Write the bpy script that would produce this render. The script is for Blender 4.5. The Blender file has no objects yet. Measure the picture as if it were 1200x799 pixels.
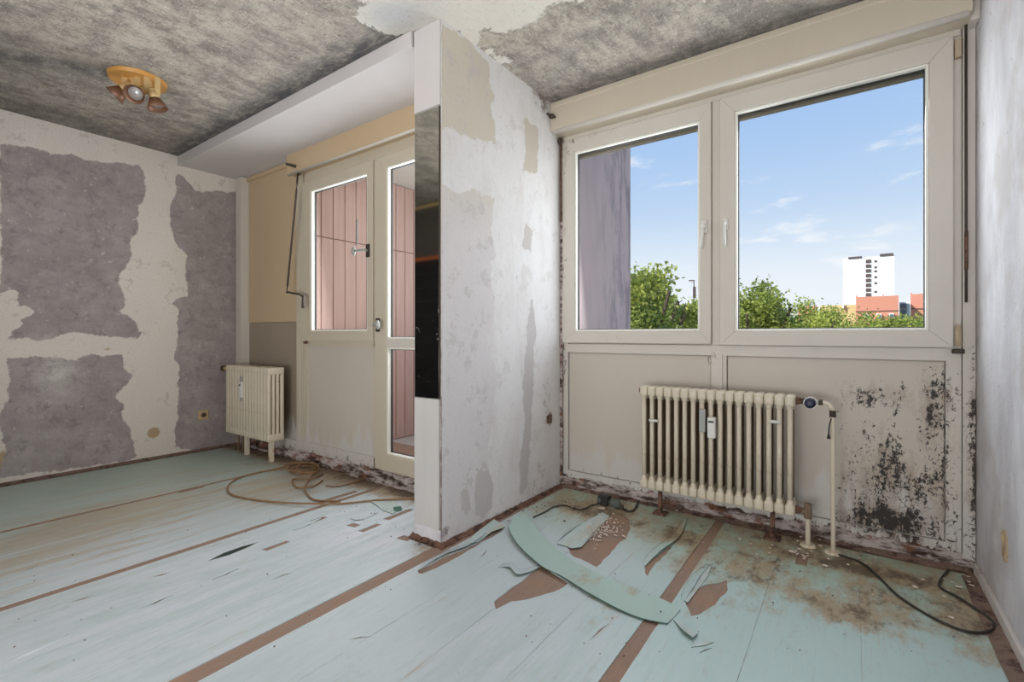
import bpy, bmesh, math, random
import numpy as np
from mathutils import Vector, Matrix, noise as mn
from mathutils.geometry import delaunay_2d_cdt, intersect_point_line

# ------------------------------------------------------------------ camera, world, lights, exposure
SC = bpy.context.scene
COL = SC.collection
YAW = math.radians(35.6); F = 560.0; HY = 393.0
S_, C_ = math.sin(YAW), math.cos(YAW)
cam_d = bpy.data.cameras.new('camera'); cam = bpy.data.objects.new('camera', cam_d); COL.objects.link(cam)
cam_d.sensor_fit = 'HORIZONTAL'; cam_d.sensor_width = 36; cam_d.lens = 36 * F / 1200
cam_d.shift_y = -(399.5 - HY) / 1200; cam_d.clip_end = 1000
cam.location = (0, 0, 1.0); cam.rotation_euler = (math.pi / 2, 0, YAW)
SC.camera = cam
SC.view_settings.view_transform = 'Standard'; SC.view_settings.look = 'None'
SC.view_settings.gamma = 1; SC.view_settings.exposure = 0.32

def lin(r, g, b):
    return tuple(((c / 255) / 12.92 if c <= 10 else (((c / 255) + .055) / 1.055) ** 2.4) for c in (r, g, b)) + (1,)

class NT:
    """small helper that writes shader nodes"""
    def __init__(s, tree): s.t = tree; s.t.nodes.clear()
    def n(s, typ, **kw):
        nd = s.t.nodes.new(typ)
        for k, v in kw.items(): setattr(nd, k, v)
        return nd
    def put(s, sock, v):
        if v is None: return
        if isinstance(v, bpy.types.NodeSocket): s.t.links.new(v, sock)
        else: sock.default_value = v
    def m(s, op, a, b=None, c=None, clamp=False):
        nd = s.n('ShaderNodeMath', operation=op, use_clamp=clamp)
        s.put(nd.inputs[0], a); s.put(nd.inputs[1], b); s.put(nd.inputs[2], c)
        return nd.outputs[0]
    def mix(s, f, a, b, bt='MIX'):
        nd = s.n('ShaderNodeMix', data_type='RGBA', blend_type=bt, clamp_factor=True)
        s.put(nd.inputs[0], f); s.put(nd.inputs[6], a); s.put(nd.inputs[7], b)
        return nd.outputs[2]
    def rng(s, v, a, b, c=0.0, d=1.0, smooth=True):
        nd = s.n('ShaderNodeMapRange', interpolation_type='SMOOTHSTEP' if smooth else 'LINEAR')
        s.put(nd.inputs[0], v)
        for i, q in enumerate((a, b, c, d)): s.put(nd.inputs[1 + i], q)
        return nd.outputs[0]
    def obj(s, scale=(1, 1, 1), rot=(0, 0, 0)):
        tc = s.n('ShaderNodeTexCoord'); mp = s.n('ShaderNodeMapping')
        s.t.links.new(tc.outputs['Object'], mp.inputs[0])
        mp.inputs['Scale'].default_value = scale; mp.inputs['Rotation'].default_value = rot
        return mp.outputs[0]
    def noise(s, scale, detail=4, rough=.55, vec=None, dist=0.0):
        nd = s.n('ShaderNodeTexNoise')
        s.put(nd.inputs['Vector'], vec if vec is not None else s.obj())
        nd.inputs['Scale'].default_value = scale; nd.inputs['Detail'].default_value = detail
        nd.inputs['Roughness'].default_value = rough; nd.inputs['Distortion'].default_value = dist
        return nd.outputs[0]
    def vor(s, scale, vec=None, feature='F1'):
        nd = s.n('ShaderNodeTexVoronoi', feature=feature)
        s.put(nd.inputs['Vector'], vec if vec is not None else s.obj())
        nd.inputs['Scale'].default_value = scale
        return nd.outputs['Distance']
    def attr(s, name): return s.n('ShaderNodeAttribute', attribute_name=name).outputs['Fac']

W = bpy.data.worlds.new('sky'); SC.world = W; W.use_nodes = True
w = NT(W.node_tree)
tc = w.n('ShaderNodeTexCoord'); sep = w.n('ShaderNodeSeparateXYZ')
w.t.links.new(tc.outputs['Generated'], sep.inputs[0])
z = sep.outputs[2]
ramp = w.n('ShaderNodeValToRGB'); w.put(ramp.inputs[0], z)
el = ramp.color_ramp.elements
el[0].position = 0.0; el[0].color = lin(222, 238, 250)
el[1].position = 1.0; el[1].color = lin(70, 125, 220)
for p, c in ((.08, (214, 230, 245)), (.2, (196, 217, 242)), (.34, (172, 201, 239)), (.5, (148, 184, 235))):
    e_ = el.new(p); e_.color = lin(*c)
mp = w.n('ShaderNodeMapping'); w.t.links.new(tc.outputs['Generated'], mp.inputs[0]); mp.inputs['Scale'].default_value = (1, 1, 3.6)
cn = w.noise(6.5, 6, .58, mp.outputs[0], .25); cn2 = w.noise(1.7, 3, .5, mp.outputs[0])
cl = w.m('MULTIPLY', w.rng(cn, .57, .72), w.rng(cn2, .42, .6))
haze = w.m('MULTIPLY', w.rng(cn2, .3, .6), w.rng(z, .02, .26, .85, 0.0))
skyc = w.mix(w.m('MULTIPLY', cl, .65), ramp.outputs[0], lin(250, 250, 252))
skyc = w.mix(haze, skyc, lin(246, 247, 250))
skyc = w.mix(w.rng(z, -.03, -.005, 1.0, 0.0), skyc, lin(120, 125, 105))
bg = w.n('ShaderNodeBackground'); w.put(bg.inputs[0], skyc); bg.inputs[1].default_value = .86
wo = w.n('ShaderNodeOutputWorld'); w.t.links.new(bg.outputs[0], wo.inputs[0])

def light(name, kind, loc, direction, energy, color, **kw):
    d = bpy.data.lights.new(name, kind); o = bpy.data.objects.new(name, d); COL.objects.link(o)
    o.location = loc; o.rotation_euler = Vector(direction).to_track_quat('-Z', 'Y').to_euler()
    d.energy = energy; d.color = color
    for k, v in kw.items(): setattr(d, k, v)
    return o
light('sun', 'SUN', (0, -5, 20), (.55, .75, -.62), 4.2, (1, .95, .86), angle=math.radians(.6))
light('fill_rear', 'AREA', (-1.0, -2.35, .52), (-.7, 1, .2), 64, (1, .985, .98), shape='RECTANGLE', size=2.6, size_y=.8)  # fill lamp added behind the camera; the rear wall has no window
light('fill_bounce', 'AREA', (-1.1, -1.1, .85), (-.3, .1, 1), 38, (1, .98, .97), shape='RECTANGLE', size=2.2, size_y=1.5)  # unseen upward fill added to throw soft light off the ceiling
light('daylight_window', 'AREA', (-.56, 2.97, 1.6), (-.12, -1, -.22), 20, (.93, .96, 1), shape='RECTANGLE', size=1.7, size_y=1.05)
light('daylight_balcony', 'AREA', (-2.62, 2.36, 1.5), (0, -1, -.15), 24, (.93, .96, 1), shape='RECTANGLE', size=1.5, size_y=1.2)
light('fill_loggia', 'AREA', (-2.3, 3.55, 1.7), (-.35, -1, -.1), 11, (.97, .97, 1), shape='RECTANGLE', size=1.0, size_y=1.3)  # lamp added inside the loggia to brighten the planks

# ------------------------------------------------------------------ geometry helpers
def ray(px, py):
    s = (px - 600) / F
    return (-S_ + s * C_, C_ + s * S_, (HY - py) / F)
def onY(px, py, Y):
    r = ray(px, py); t = Y / r[1]; return (r[0] * t, Y, 1 + r[2] * t)
def onX(px, py, X):
    r = ray(px, py); t = X / r[0]; return (X, r[1] * t, 1 + r[2] * t)
def onZ(px, py, Z=0.0):
    r = ray(px, py); t = (Z - 1) / r[2]; return (r[0] * t, r[1] * t, Z)

WL = {}
def tag(o, label=None, cat=None, group=None, kind=None):
    for k, v in (('label', label), ('category', cat), ('group', group), ('kind', kind)):
        if v: o[k] = v
    return o
def empty(name, loc, label, cat, group=None):
    o = bpy.data.objects.new(name, None); COL.objects.link(o); o.location = loc; o.empty_display_size = .1
    WL[o.name] = Vector(loc); return tag(o, label, cat, group)
def put(name, bm, mat, parent=None, smooth=False, label=None, kind=None, cat=None, group=None):
    """link a bmesh, given in world coordinates, as one object (below its parent's base point)"""
    off = WL.get(parent.name, Vector((0, 0, 0))) if parent else Vector((0, 0, 0))
    if off.length: bmesh.ops.translate(bm, verts=bm.verts, vec=-off)
    me = bpy.data.meshes.new(name); bm.to_mesh(me); bm.free()
    for m_ in (mat if isinstance(mat, (list, tuple)) else [mat]): me.materials.append(m_)
    if smooth: me.polygons.foreach_set('use_smooth', [True] * len(me.polygons))
    o = bpy.data.objects.new(name, me); COL.objects.link(o)
    if parent: o.parent = parent; WL[o.name] = off
    else: WL[o.name] = Vector((0, 0, 0))
    return tag(o, label, cat, group, kind)
def struct(name, bm, mat, **k): return put(name, bm, mat, kind='structure', **k)
def BM(): return bmesh.new()
def box(bm, x0, x1, y0, y1, z0, z1, bev=0.0, seg=2):
    r = bmesh.ops.create_cube(bm, size=1)
    for v in r['verts']:
        v.co = Vector(((x0 + x1) / 2 + v.co.x * (x1 - x0), (y0 + y1) / 2 + v.co.y * (y1 - y0), (z0 + z1) / 2 + v.co.z * (z1 - z0)))
    if bev:
        es = list({e for v in r['verts'] for e in v.link_edges})
        bmesh.ops.bevel(bm, geom=es, offset=bev, segments=seg, profile=.5, affect='EDGES')
    return bm
def cone(bm, p0, p1, r0, r1, n=16, caps=True):
    p0, p1 = Vector(p0), Vector(p1); d = p1 - p0
    q = d.to_track_quat('Z', 'Y').to_matrix().to_4x4()
    r = bmesh.ops.create_cone(bm, cap_ends=caps, segments=n, radius1=r0, radius2=r1, depth=d.length)
    bmesh.ops.transform(bm, matrix=Matrix.Translation((p0 + p1) / 2) @ q, verts=r['verts'])
    return bm
def smoothpts(P, k=6):
    P = [Vector(p) for p in P]
    Q = [P[0] * 2 - P[1]] + P + [P[-1] * 2 - P[-2]]; out = []
    for i in range(1, len(Q) - 2):
        a, b, c, d = Q[i - 1:i + 3]
        for j in range(k):
            t = j / k
            out.append(.5 * ((2 * b) + (c - a) * t + (2 * a - 5 * b + 4 * c - d) * t * t + (3 * b - a - 3 * c + d) * t ** 3))
    out.append(P[-1]); return out
def tube(bm, P, r, n=8, k=6):
    P = smoothpts(P, k) if k > 1 else [Vector(p) for p in P]
    rings = []; up = Vector((0, 0, 1))
    for i, p in enumerate(P):
        d = (P[min(i + 1, len(P) - 1)] - P[max(i - 1, 0)]).normalized()
        a = d.cross(up)
        if a.length < .15: a = d.cross(Vector((1, 0, 0)))
        a.normalize(); b = a.cross(d)
        rings.append([bm.verts.new(p + (a * math.cos(2 * math.pi * j / n) + b * math.sin(2 * math.pi * j / n)) * r) for j in range(n)])
    for i in range(len(rings) - 1):
        for j in range(n): bm.faces.new((rings[i][j], rings[i][(j + 1) % n], rings[i + 1][(j + 1) % n], rings[i + 1][j]))
    bm.faces.new(rings[0][::-1]); bm.faces.new(rings[-1]); return bm
def blob(bm, c, r, sx=1, sy=1, sz=1, sub=2):
    q = bmesh.ops.create_icosphere(bm, subdivisions=sub, radius=r)
    for v in q['verts']: v.co = Vector((c[0] + v.co.x * sx, c[1] + v.co.y * sy, c[2] + v.co.z * sz))
    return bm
def gridface(bm, o, du, dv, nu, nv):
    """a gridded rectangle from corner o along vectors du and dv"""
    o, du, dv = Vector(o), Vector(du), Vector(dv)
    vs = [[bm.verts.new(o + du * (i / nu) + dv * (j / nv)) for j in range(nv + 1)] for i in range(nu + 1)]
    for i in range(nu):
        for j in range(nv): bm.faces.new((vs[i][j], vs[i + 1][j], vs[i + 1][j + 1], vs[i][j + 1]))
    return vs
def roughen(bm, amp, sc, axis=None, keep=None):
    for v in bm.verts:
        if keep and keep(v.co): continue
        d = mn.noise_vector(v.co * sc) * amp + mn.noise_vector(v.co * sc * 3.1) * amp * .5
        if axis is not None: d = Vector([d[i] if i in axis else 0 for i in range(3)])
        v.co += d
def sdf(P, poly):
    """signed distance (positive inside) of points P (n,2) to a polygon"""
    poly = np.array(poly, float); n = len(poly); d = np.full(len(P), 1e9); ins = np.zeros(len(P), bool)
    for i in range(n):
        a, b = poly[i], poly[(i + 1) % n]; ab = b - a; L = (ab * ab).sum() + 1e-12
        t = np.clip(((P - a) @ ab) / L, 0, 1); q = P - (a + t[:, None] * ab); d = np.minimum(d, np.hypot(q[:, 0], q[:, 1]))
        c = (a[1] > P[:, 1]) != (b[1] > P[:, 1])
        with np.errstate(divide='ignore', invalid='ignore'):
            xi = (b[0] - a[0]) * (P[:, 1] - a[1]) / (b[1] - a[1] + 1e-15) + a[0]
        ins ^= c & (P[:, 0] < xi)
    return np.clip(np.where(ins, d, -d), -.4, .4)
def union(P, polys): return np.max([sdf(P, p) for p in polys], axis=0)
def setattr_(o, name, vals):
    a = o.data.attributes.new(name, 'FLOAT', 'POINT'); a.data.foreach_set('value', np.asarray(vals, np.float32))
def coords(o):
    n = len(o.data.vertices); a = np.empty(n * 3); o.data.vertices.foreach_get('co', a); return a.reshape(n, 3)
def gauss(P, spots):
    v = np.zeros(len(P))
    for (cx, cy, rx, ry, s) in spots: v = np.maximum(v, s * np.exp(-(((P[:, 0] - cx) / rx) ** 2 + ((P[:, 1] - cy) / ry) ** 2)))
    return v

# ------------------------------------------------------------------ materials
def material(name, fn):
    m = bpy.data.materials.new(name); m.use_nodes = True; s = NT(m.node_tree)
    out = s.n('ShaderNodeOutputMaterial'); b = s.n('ShaderNodeBsdfPrincipled'); s.t.links.new(b.outputs[0], out.inputs[0])
    r = fn(s) or {}
    for k, key in (('col', 'Base Color'), ('rough', 'Roughness'), ('metal', 'Metallic'), ('spec', 'Specular IOR Level')):
        if k in r: s.put(b.inputs[key], r[k])
    if 'bump' in r:
        bp = s.n('ShaderNodeBump'); h, st, ds = r['bump']
        bp.inputs['Strength'].default_value = st; bp.inputs['Distance'].default_value = ds
        s.put(bp.inputs['Height'], h); s.t.links.new(bp.outputs[0], b.inputs['Normal'])
    return m
def plain(name, c, rough=.6, metal=0.0, var=.12, scale=14, bump=0.0, dirt=None, dirt_t=(.58, .72)):
    def fn(s):
        n1 = s.noise(scale, 5, .6)
        col = s.mix(n1, tuple(x * (1 - var) for x in c[:3]) + (1,), tuple(min(1, x * (1 + var)) for x in c[:3]) + (1,))
        if dirt: col = s.mix(s.rng(s.noise(scale * .7, 8, .7), *dirt_t), col, dirt)
        r = dict(col=col, rough=rough, metal=metal)
        if bump: r['bump'] = (s.noise(scale * 3, 5, .6), bump, .01)
        return r
    return material(name, fn)

def f_wall_left(s):
    m0 = s.attr('patch'); e = s.m('MULTIPLY', s.m('SUBTRACT', s.noise(12, 9, .72), .5), .09)
    fac = s.rng(s.m('ADD', m0, e), -.004, .006)
    big = s.noise(1.6, 5, .6); fine = s.noise(60, 6, .7); mid = s.noise(7, 8, .7)
    dark = s.mix(big, lin(166, 157, 156), lin(196, 187, 184))
    dark = s.mix(s.rng(mid, .35, .7, 0, .5), dark, lin(150, 140, 139))
    dark = s.mix(s.rng(s.m('MULTIPLY_ADD', s.attr('smear'), .8, s.m('SUBTRACT', s.noise(5, 7, .7), .5)), .1, .9), dark, lin(214, 208, 204))
    sp = s.rng(s.noise(20, 9, .78), .60, .615)
    dark = s.mix(s.rng(s.noise(3.5, 9, .75, s.obj((1, .5, 1))), .4, .62, 0, .45), dark, lin(146, 137, 136)); dark = s.mix(s.m('MULTIPLY', sp, .8), dark, lin(215, 208, 200))
    light_ = s.mix(s.noise(3, 6, .6), lin(222, 214, 204), lin(238, 231, 222))
    light_ = s.mix(s.rng(s.noise(6, 9, .78), .56, .6, 0, .35), light_, lin(176, 164, 152))
    light_ = s.mix(s.rng(s.attr('tan'), .35, .6), light_, lin(190, 165, 130))
    col = s.mix(fac, light_, dark); col = s.mix(s.rng(s.noise(90, 6, .75), .5, .62, 0, .14), col, lin(96, 90, 90)); col = s.mix(s.m('MULTIPLY', fac, s.rng(s.noise(16, 10, .8), .5, .62, 0, .35)), col, lin(104, 97, 97))
    h = s.m('ADD', s.m('MULTIPLY', fac, -.6), s.m('MULTIPLY', fine, .35))
    return dict(col=col, rough=.9, spec=.2, bump=(h, .35, .01))
def f_wall_middle(s):
    e = s.m('MULTIPLY', s.m('SUBTRACT', s.noise(10, 10, .72), .5), .13)
    f1 = s.rng(s.m('ADD', s.attr('patch'), e), -.003, .005)
    f2 = s.rng(s.m('ADD', s.attr('deep'), e), -.003, .005)
    white = s.mix(s.noise(4, 6, .65), lin(214, 210, 208), lin(232, 229, 228))
    white = s.mix(s.rng(s.noise(6, 7, .7, s.obj((1, 1, .35))), .45, .72, 0, .6), white, lin(206, 199, 196))
    grey = s.mix(s.noise(3, 6, .6), lin(206, 200, 200), lin(220, 214, 214)); grey = s.mix(s.attr('beige'), grey, lin(206, 197, 183))
    deep = s.mix(s.noise(5, 6, .6), lin(188, 182, 180), lin(200, 194, 191)); deep = s.mix(s.attr('beige'), deep, lin(198, 188, 174)); grey = s.mix(s.rng(s.noise(9, 10, .76), .55, .585, 0, .7), grey, lin(194, 188, 186)); white = s.mix(s.rng(s.noise(7, 10, .76), .57, .60, 0, .6), white, lin(206, 200, 196))
    col = s.mix(f1, white, grey); col = s.mix(f2, col, deep)
    sp = s.rng(s.noise(20, 8, .8, s.obj((1, 1, .6))), .645, .66)
    col = s.mix(s.m('MULTIPLY', sp, .7), col, lin(132, 116, 108))
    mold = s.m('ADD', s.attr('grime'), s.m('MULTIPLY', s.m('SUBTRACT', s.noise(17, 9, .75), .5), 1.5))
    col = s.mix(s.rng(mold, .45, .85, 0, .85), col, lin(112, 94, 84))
    fine = s.noise(55, 6, .7)
    col = s.mix(s.rng(fine, .45, .85, 0, .2), col, lin(150, 140, 135))
    h = s.m('ADD', s.m('ADD', s.m('MULTIPLY', f1, -.35), s.m('MULTIPLY', f2, -.6)), s.m('MULTIPLY', fine, .3))
    return dict(col=col, rough=.88, spec=.25, bump=(h, .35, .01))
def f_wall_right(s):
    v = s.noise(5, 7, .65, s.obj((1, 1, .4)))
    col = s.mix(s.rng(v, .3, .7), lin(196, 194, 198), lin(224, 223, 227))
    col = s.mix(s.rng(s.noise(2.2, 5, .6), .48, .62, 0, .6), col, lin(190, 183, 180))
    mold = s.m('ADD', s.attr('grime'), s.m('MULTIPLY', s.m('SUBTRACT', s.noise(13, 9, .72, s.obj((1, 1, .5))), .5), 1.3))
    col = s.mix(s.rng(mold, .38, .9, 0, .85), col, lin(128, 112, 103))
    sp = s.rng(s.noise(24, 7, .78), .64, .655); col = s.mix(s.m('MULTIPLY', sp, .7), col, lin(120, 106, 100))
    return dict(col=col, rough=.9, spec=.2, bump=(s.noise(45, 6, .7), .3, .01))
def f_ceiling(s):
    bd = s.obj((1.7, .9, 1), (0, 0, math.radians(-32))); bx_ = s.obj((.9, 2.4, 1)); by_ = s.obj((3.0, 1, 1)); iso = s.obj()
    a = s.noise(5, 11, .78, bd, .3); b = s.noise(5, 10, .78, bx_); big = s.noise(1.3, 6, .65); g = s.noise(9, 11, .8, iso)
    col = s.mix(s.rng(a, .36, .62), lin(140, 133, 124), lin(200, 191, 178))
    col = s.mix(s.rng(b, .48, .62, 0, .55), col, lin(136, 131, 126))
    col = s.mix(s.rng(big, .45, .62, 0, .3), col, lin(150, 144, 137))
    col = s.mix(s.rng(g, .52, .64, 0, .6), col, lin(112, 107, 102))
    col = s.mix(s.rng(s.noise(44, 9, .8, bd), .54, .60, 0, .55), col, lin(92, 88, 84)); col = s.mix(s.rng(s.noise(30, 6, .7, s.obj((.5, 5, 1), (0, 0, math.radians(25)))), .58, .62, 0, .5), col, lin(96, 92, 88))
    fl = s.rng(s.noise(26, 7, .75, by_), .585, .605); col = s.mix(s.m('MULTIPLY', fl, .75), col, lin(226, 219, 208))
    fl2 = s.rng(s.noise(34, 8, .75, bx_), .59, .61); col = s.mix(s.m('MULTIPLY', fl2, .6), col, lin(220, 212, 200))
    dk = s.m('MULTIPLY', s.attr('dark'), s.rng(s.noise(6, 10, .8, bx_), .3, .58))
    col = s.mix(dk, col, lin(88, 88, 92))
    e = s.m('MULTIPLY', s.m('SUBTRACT', s.noise(9, 10, .76), .5), .24)
    f1 = s.rng(s.m('ADD', s.attr('patch'), e), -.003, .006)
    pl = s.mix(s.noise(3, 6, .6), lin(214, 208, 198), lin(230, 225, 216))
    pl = s.mix(s.attr('cool'), pl, lin(186, 188, 190))
    pl = s.mix(s.rng(s.noise(28, 7, .78), .6, .66, 0, .55), pl, lin(176, 164, 148))
    col = s.mix(f1, col, pl)
    h = s.m('ADD', s.m('MULTIPLY', f1, .8), s.m('ADD', s.m('MULTIPLY', g, .6), s.m('MULTIPLY', fl, .5)))
    return dict(col=col, rough=.9, spec=.2, bump=(h, .5, .012))
def f_sheet(s):
    base = s.mix(s.noise(1.3, 5, .6), lin(188, 202, 204), lin(202, 214, 217))
    base = s.mix(s.attr('aqua'), base, lin(180, 206, 204))
    base = s.mix(s.m('MULTIPLY', s.attr('green'), .85), base, lin(166, 190, 166))
    base = s.mix(s.m('MULTIPLY', s.attr('pale'), s.rng(s.noise(4, 8, .75, s.obj((4, .6, 1))), .38, .6)), base, lin(220, 224, 232))
    base = s.mix(s.rng(s.noise(9, 10, .8, s.obj((6, .7, 1))), .52, .66, 0, .4), base, lin(170, 178, 172))
    base = s.mix(s.rng(s.noise(7, 11, .82), .56, .68, 0, .3), base, lin(160, 166, 158))
    n1 = s.noise(5, 10, .75, s.obj((1.8, .9, 1))); n2 = s.noise(9, 11, .8, s.obj((1.5, .9, 1)))
    d = s.attr('dirt')
    col = s.mix(s.rng(s.m('MULTIPLY_ADD', d, .42, n1), .62, .86, 0, .85), base, lin(172, 148, 116))
    col = s.mix(s.rng(s.m('MULTIPLY_ADD', d, .34, n2), .70, .88, 0, .85), col, lin(92, 76, 60))
    col = s.mix(s.rng(s.m('MULTIPLY_ADD', s.attr('worn'), .32, s.noise(4, 10, .76, s.obj((5, .4, 1)))), .56, .8, 0, .75), col, lin(184, 166, 136))
    sp = s.rng(s.noise(34, 5, .75), .70, .72); col = s.mix(s.m('MULTIPLY', sp, .75), col, lin(96, 84, 74))
    return dict(col=col, rough=s.rng(s.noise(4, 5, .6), .2, .8, .36, .55), spec=.5, bump=(s.noise(26, 5, .6, s.obj((2, .5, 1))), .15, .01))
def f_board(s):
    g = s.noise(12, 8, .7, s.obj((5, .8, 1)))
    col = s.mix(g, lin(134, 110, 97), lin(168, 142, 125)); 
    col = s.mix(s.rng(s.noise(3, 5, .6), .45, .7, 0, .5), col, lin(172, 134, 102))
    col = s.mix(s.rng(s.noise(60, 4, .7), .6, .75, 0, .4), col, lin(92, 68, 54))
    return dict(col=col, rough=.8, bump=(s.noise(60, 5, .7), .2, .006))
def frame_like(c0, c1, moldc):
    def fn(s):
        m_ = s.attr('mold'); on_ = s.rng(m_, .03, .15)
        col = s.mix(s.noise(3, 6, .6, s.obj((1, 1, .4))), c0, c1)
        cl_ = s.m('MULTIPLY_ADD', s.m('SUBTRACT', s.noise(4, 6, .6, s.obj((2.2, 1, .35))), .5), 1.2, s.attr('clean'))
        col = s.mix(s.rng(cl_, .3, .5, 0, .75), col, lin(208, 206, 203))
        n1 = s.noise(11, 10, .76, s.obj((1.3, 1, .5)))
        col = s.mix(s.m('MULTIPLY', on_, s.rng(s.m('MULTIPLY_ADD', m_, .30, n1), .60, .86, 0, .7)), col, lin(150, 128, 108))
        n2 = s.m('ADD', s.m('MULTIPLY', s.noise(9, 6, .7, s.obj((1.8, 1, .4)), .4), .42), s.m('MULTIPLY', s.noise(60, 8, .78, s.obj((1, 1, .8)), .5), .58))
        bk = s.m('MULTIPLY', on_, s.rng(s.m('MULTIPLY_ADD', m_, .14, n2), .60, .635))
        col = s.mix(bk, col, moldc)
        return dict(col=col, rough=.5, bump=(s.m('MULTIPLY', n2, m_), .3, .01))
    return fn
def f_rubble(s):
    n1 = s.noise(14, 9, .75, s.obj((.45, 1, 1.6)))
    col = s.mix(s.rng(n1, .4, .56), lin(70, 50, 42), lin(200, 188, 184))
    col = s.mix(s.rng(s.noise(9, 6, .7, s.obj((.5, 1, 1))), .52, .62), col, lin(128, 84, 62))
    col = s.mix(s.rng(s.noise(12, 8, .7, s.obj((.4, 1, 2))), .62, .7), col, lin(40, 30, 26))
    return dict(col=col, rough=.9, bump=(n1, .8, .02))
def f_glass(s):
    return {}
M = {}
M['wall_left'] = material('stripped_grey_plaster', f_wall_left)
M['wall_middle'] = material('scraped_white_plaster', f_wall_middle)
M['wall_right'] = material('smeared_white_plaster', f_wall_right)
M['ceiling'] = material('scraped_concrete', f_ceiling)
M['sheet'] = material('green_underlay', f_sheet)
M['board'] = material('brown_fibreboard', f_board)
M['frame'] = material('yellowed_frame_plastic', frame_like(lin(205, 198, 187), lin(217, 211, 201), lin(58, 44, 36)))
M['frame_left'] = material('browner_frame_plastic', frame_like(lin(196, 185, 164), lin(208, 198, 180), lin(58, 44, 36)))
M['panel'] = material('dirty_cream_panel', frame_like(lin(197, 187, 174), lin(209, 200, 188), lin(40, 32, 28)))
M['panelgrey'] = material('grey_brown_panel', frame_like(lin(150, 137, 120), lin(162, 149, 132), lin(58, 44, 36)))
M['panelbeige'] = material('beige_panel', frame_like(lin(196, 172, 138), lin(206, 183, 150), lin(70, 54, 44)))
M['pelmet'] = material('stained_cream_board', frame_like(lin(202, 190, 170), lin(213, 202, 184), lin(70, 54, 44)))
M['soffit'] = plain('off_white_lining', lin(208, 203, 202), .7, var=.05, scale=5, dirt=lin(186, 176, 160), dirt_t=(.62, .8))
M['rubble'] = material('crumbling_base', f_rubble)
M['rust'] = plain('rusty_iron', lin(116, 84, 68), .9, 0, .5, 40, .4, lin(62, 46, 40), (.5, .58))
M['radiator'] = plain('cream_enamel', lin(218, 207, 186), .35, 0, .05, 8, .1, lin(190, 158, 122), (.58, .66))
M['radiator_dark'] = plain('cream_enamel_shaded_dusty', lin(128, 108, 86), .7, 0, .25, 12, .1, lin(110, 84, 62))  # dust brown with the shade between radiator tubes painted in
M['white'] = plain('white_plastic', lin(226, 225, 218), .35, 0, .03)
M['grey_metal'] = plain('aluminium_strip', lin(160, 162, 158), .4, .1, .05)
M['dark_metal'] = plain('dark_dirty_metal', lin(74, 66, 58), .6, .4, .3, 20)
M['black'] = plain('black_plastic', lin(38, 36, 36), .45, 0, .2)
M['seal'] = plain('black_rubber_seal', lin(56, 54, 54), .7, 0, .2)
M['grey_plastic'] = plain('dusty_grey_plastic', lin(92, 98, 92), .6, 0, .2)
M['navy'] = plain('dark_blue_plastic', lin(34, 38, 62), .4, 0, .1)
M['cable_brown'] = plain('tan_cable', lin(150, 116, 82), .7, 0, .25, 20)
M['cable_black'] = plain('black_cable', lin(50, 46, 40), .5, 0, .2)
M['pine'] = plain('lacquered_pine', lin(206, 150, 76), .4, 0, .15, 12)
M['pale_wood'] = plain('pale_brass', lin(206, 176, 124), .4, .1, .1, 12)
M['brown_shade'] = plain('brown_shade', lin(124, 88, 66), .45, .2, .2, 30)
M['bulb'] = plain('reflector_glass', lin(215, 215, 215), .15, .5, .02)
M['yellow_socket'] = plain('yellowed_socket', lin(212, 184, 136), .5, 0, .06)
M['flake'] = plain('paint_flake', lin(222, 210, 198), .8, 0, .15)
M['brown_trim'] = plain('brown_skirting', lin(128, 106, 94), .85, 0, .3, 22, .3, lin(84, 62, 54), (.5, .6))
M['white_trim'] = plain('white_skirting', lin(208, 202, 198), .6, 0, .08, 8, 0, lin(150, 140, 130))
M['under'] = plain('dark_green_underside', lin(60, 104, 88), .7, 0, .12, 8)
M['slit_dark'] = plain('dark_green_slit_shade', lin(34, 56, 48), .7, 0, .12, 8)  # dark green that paints the shade inside the widest floor slit
M['torn_patch'] = plain('torn_tan_patch', lin(196, 172, 140), .9, 0, .2, 40, .3, lin(150, 120, 92), (.5, .6))
M['tan_plastic'] = plain('tan_plastic', lin(186, 168, 142), .5, 0, .08)
M['tile'] = plain('black_glazed_tile', lin(30, 30, 32), .15, 0, .2)
M['grout'] = plain('dark_grout', lin(62, 60, 60), .9)
M['orange'] = plain('orange_edge', lin(190, 96, 44), .6)
M['dark_wall'] = plain('dark_grey_plaster', lin(86, 80, 74), .9, 0, .2, 6, .1)
def f_mauve(s):
    sp = s.n('ShaderNodeSeparateXYZ'); s.t.links.new(s.obj(), sp.inputs[0])
    st = s.noise(7, 9, .75, s.obj((1, 1.3, .3)))
    col = s.mix(s.noise(5, 6, .6), lin(226, 200, 198), lin(236, 210, 207))
    col = s.mix(s.m('MULTIPLY', s.rng(st, .46, .6), s.rng(sp.outputs[1], 3.2, 3.95, .1, .8)), col, lin(170, 150, 154))
    return dict(col=col, rough=.9, bump=(st, .3, .01))
M['mauve'] = material('mauve_render', f_mauve)
M['loggia'] = plain('pale_render', lin(222, 220, 216), .8, 0, .05, 4)
M['concrete_floor'] = plain('loggia_screed', lin(186, 182, 178), .85, 0, .15, 8)
M['bead'] = plain('clean_glazing_bead', lin(238, 236, 226), .4, 0, .02)
def f_plank(s):
    g = s.noise(7, 6, .6, s.obj((1, 5, .35)))
    col = s.mix(g, lin(176, 146, 138), lin(204, 176, 166))
    return dict(col=col, rough=.7, bump=(g, .1, .01))
M['plank'] = material('pink_brown_plank', f_plank)
def f_white_paint(s):
    v = s.noise(8, 5, .6, s.obj((3, 3, .3)))
    return dict(col=s.mix(v, lin(192, 190, 186), lin(206, 204, 200)), rough=.55)
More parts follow.
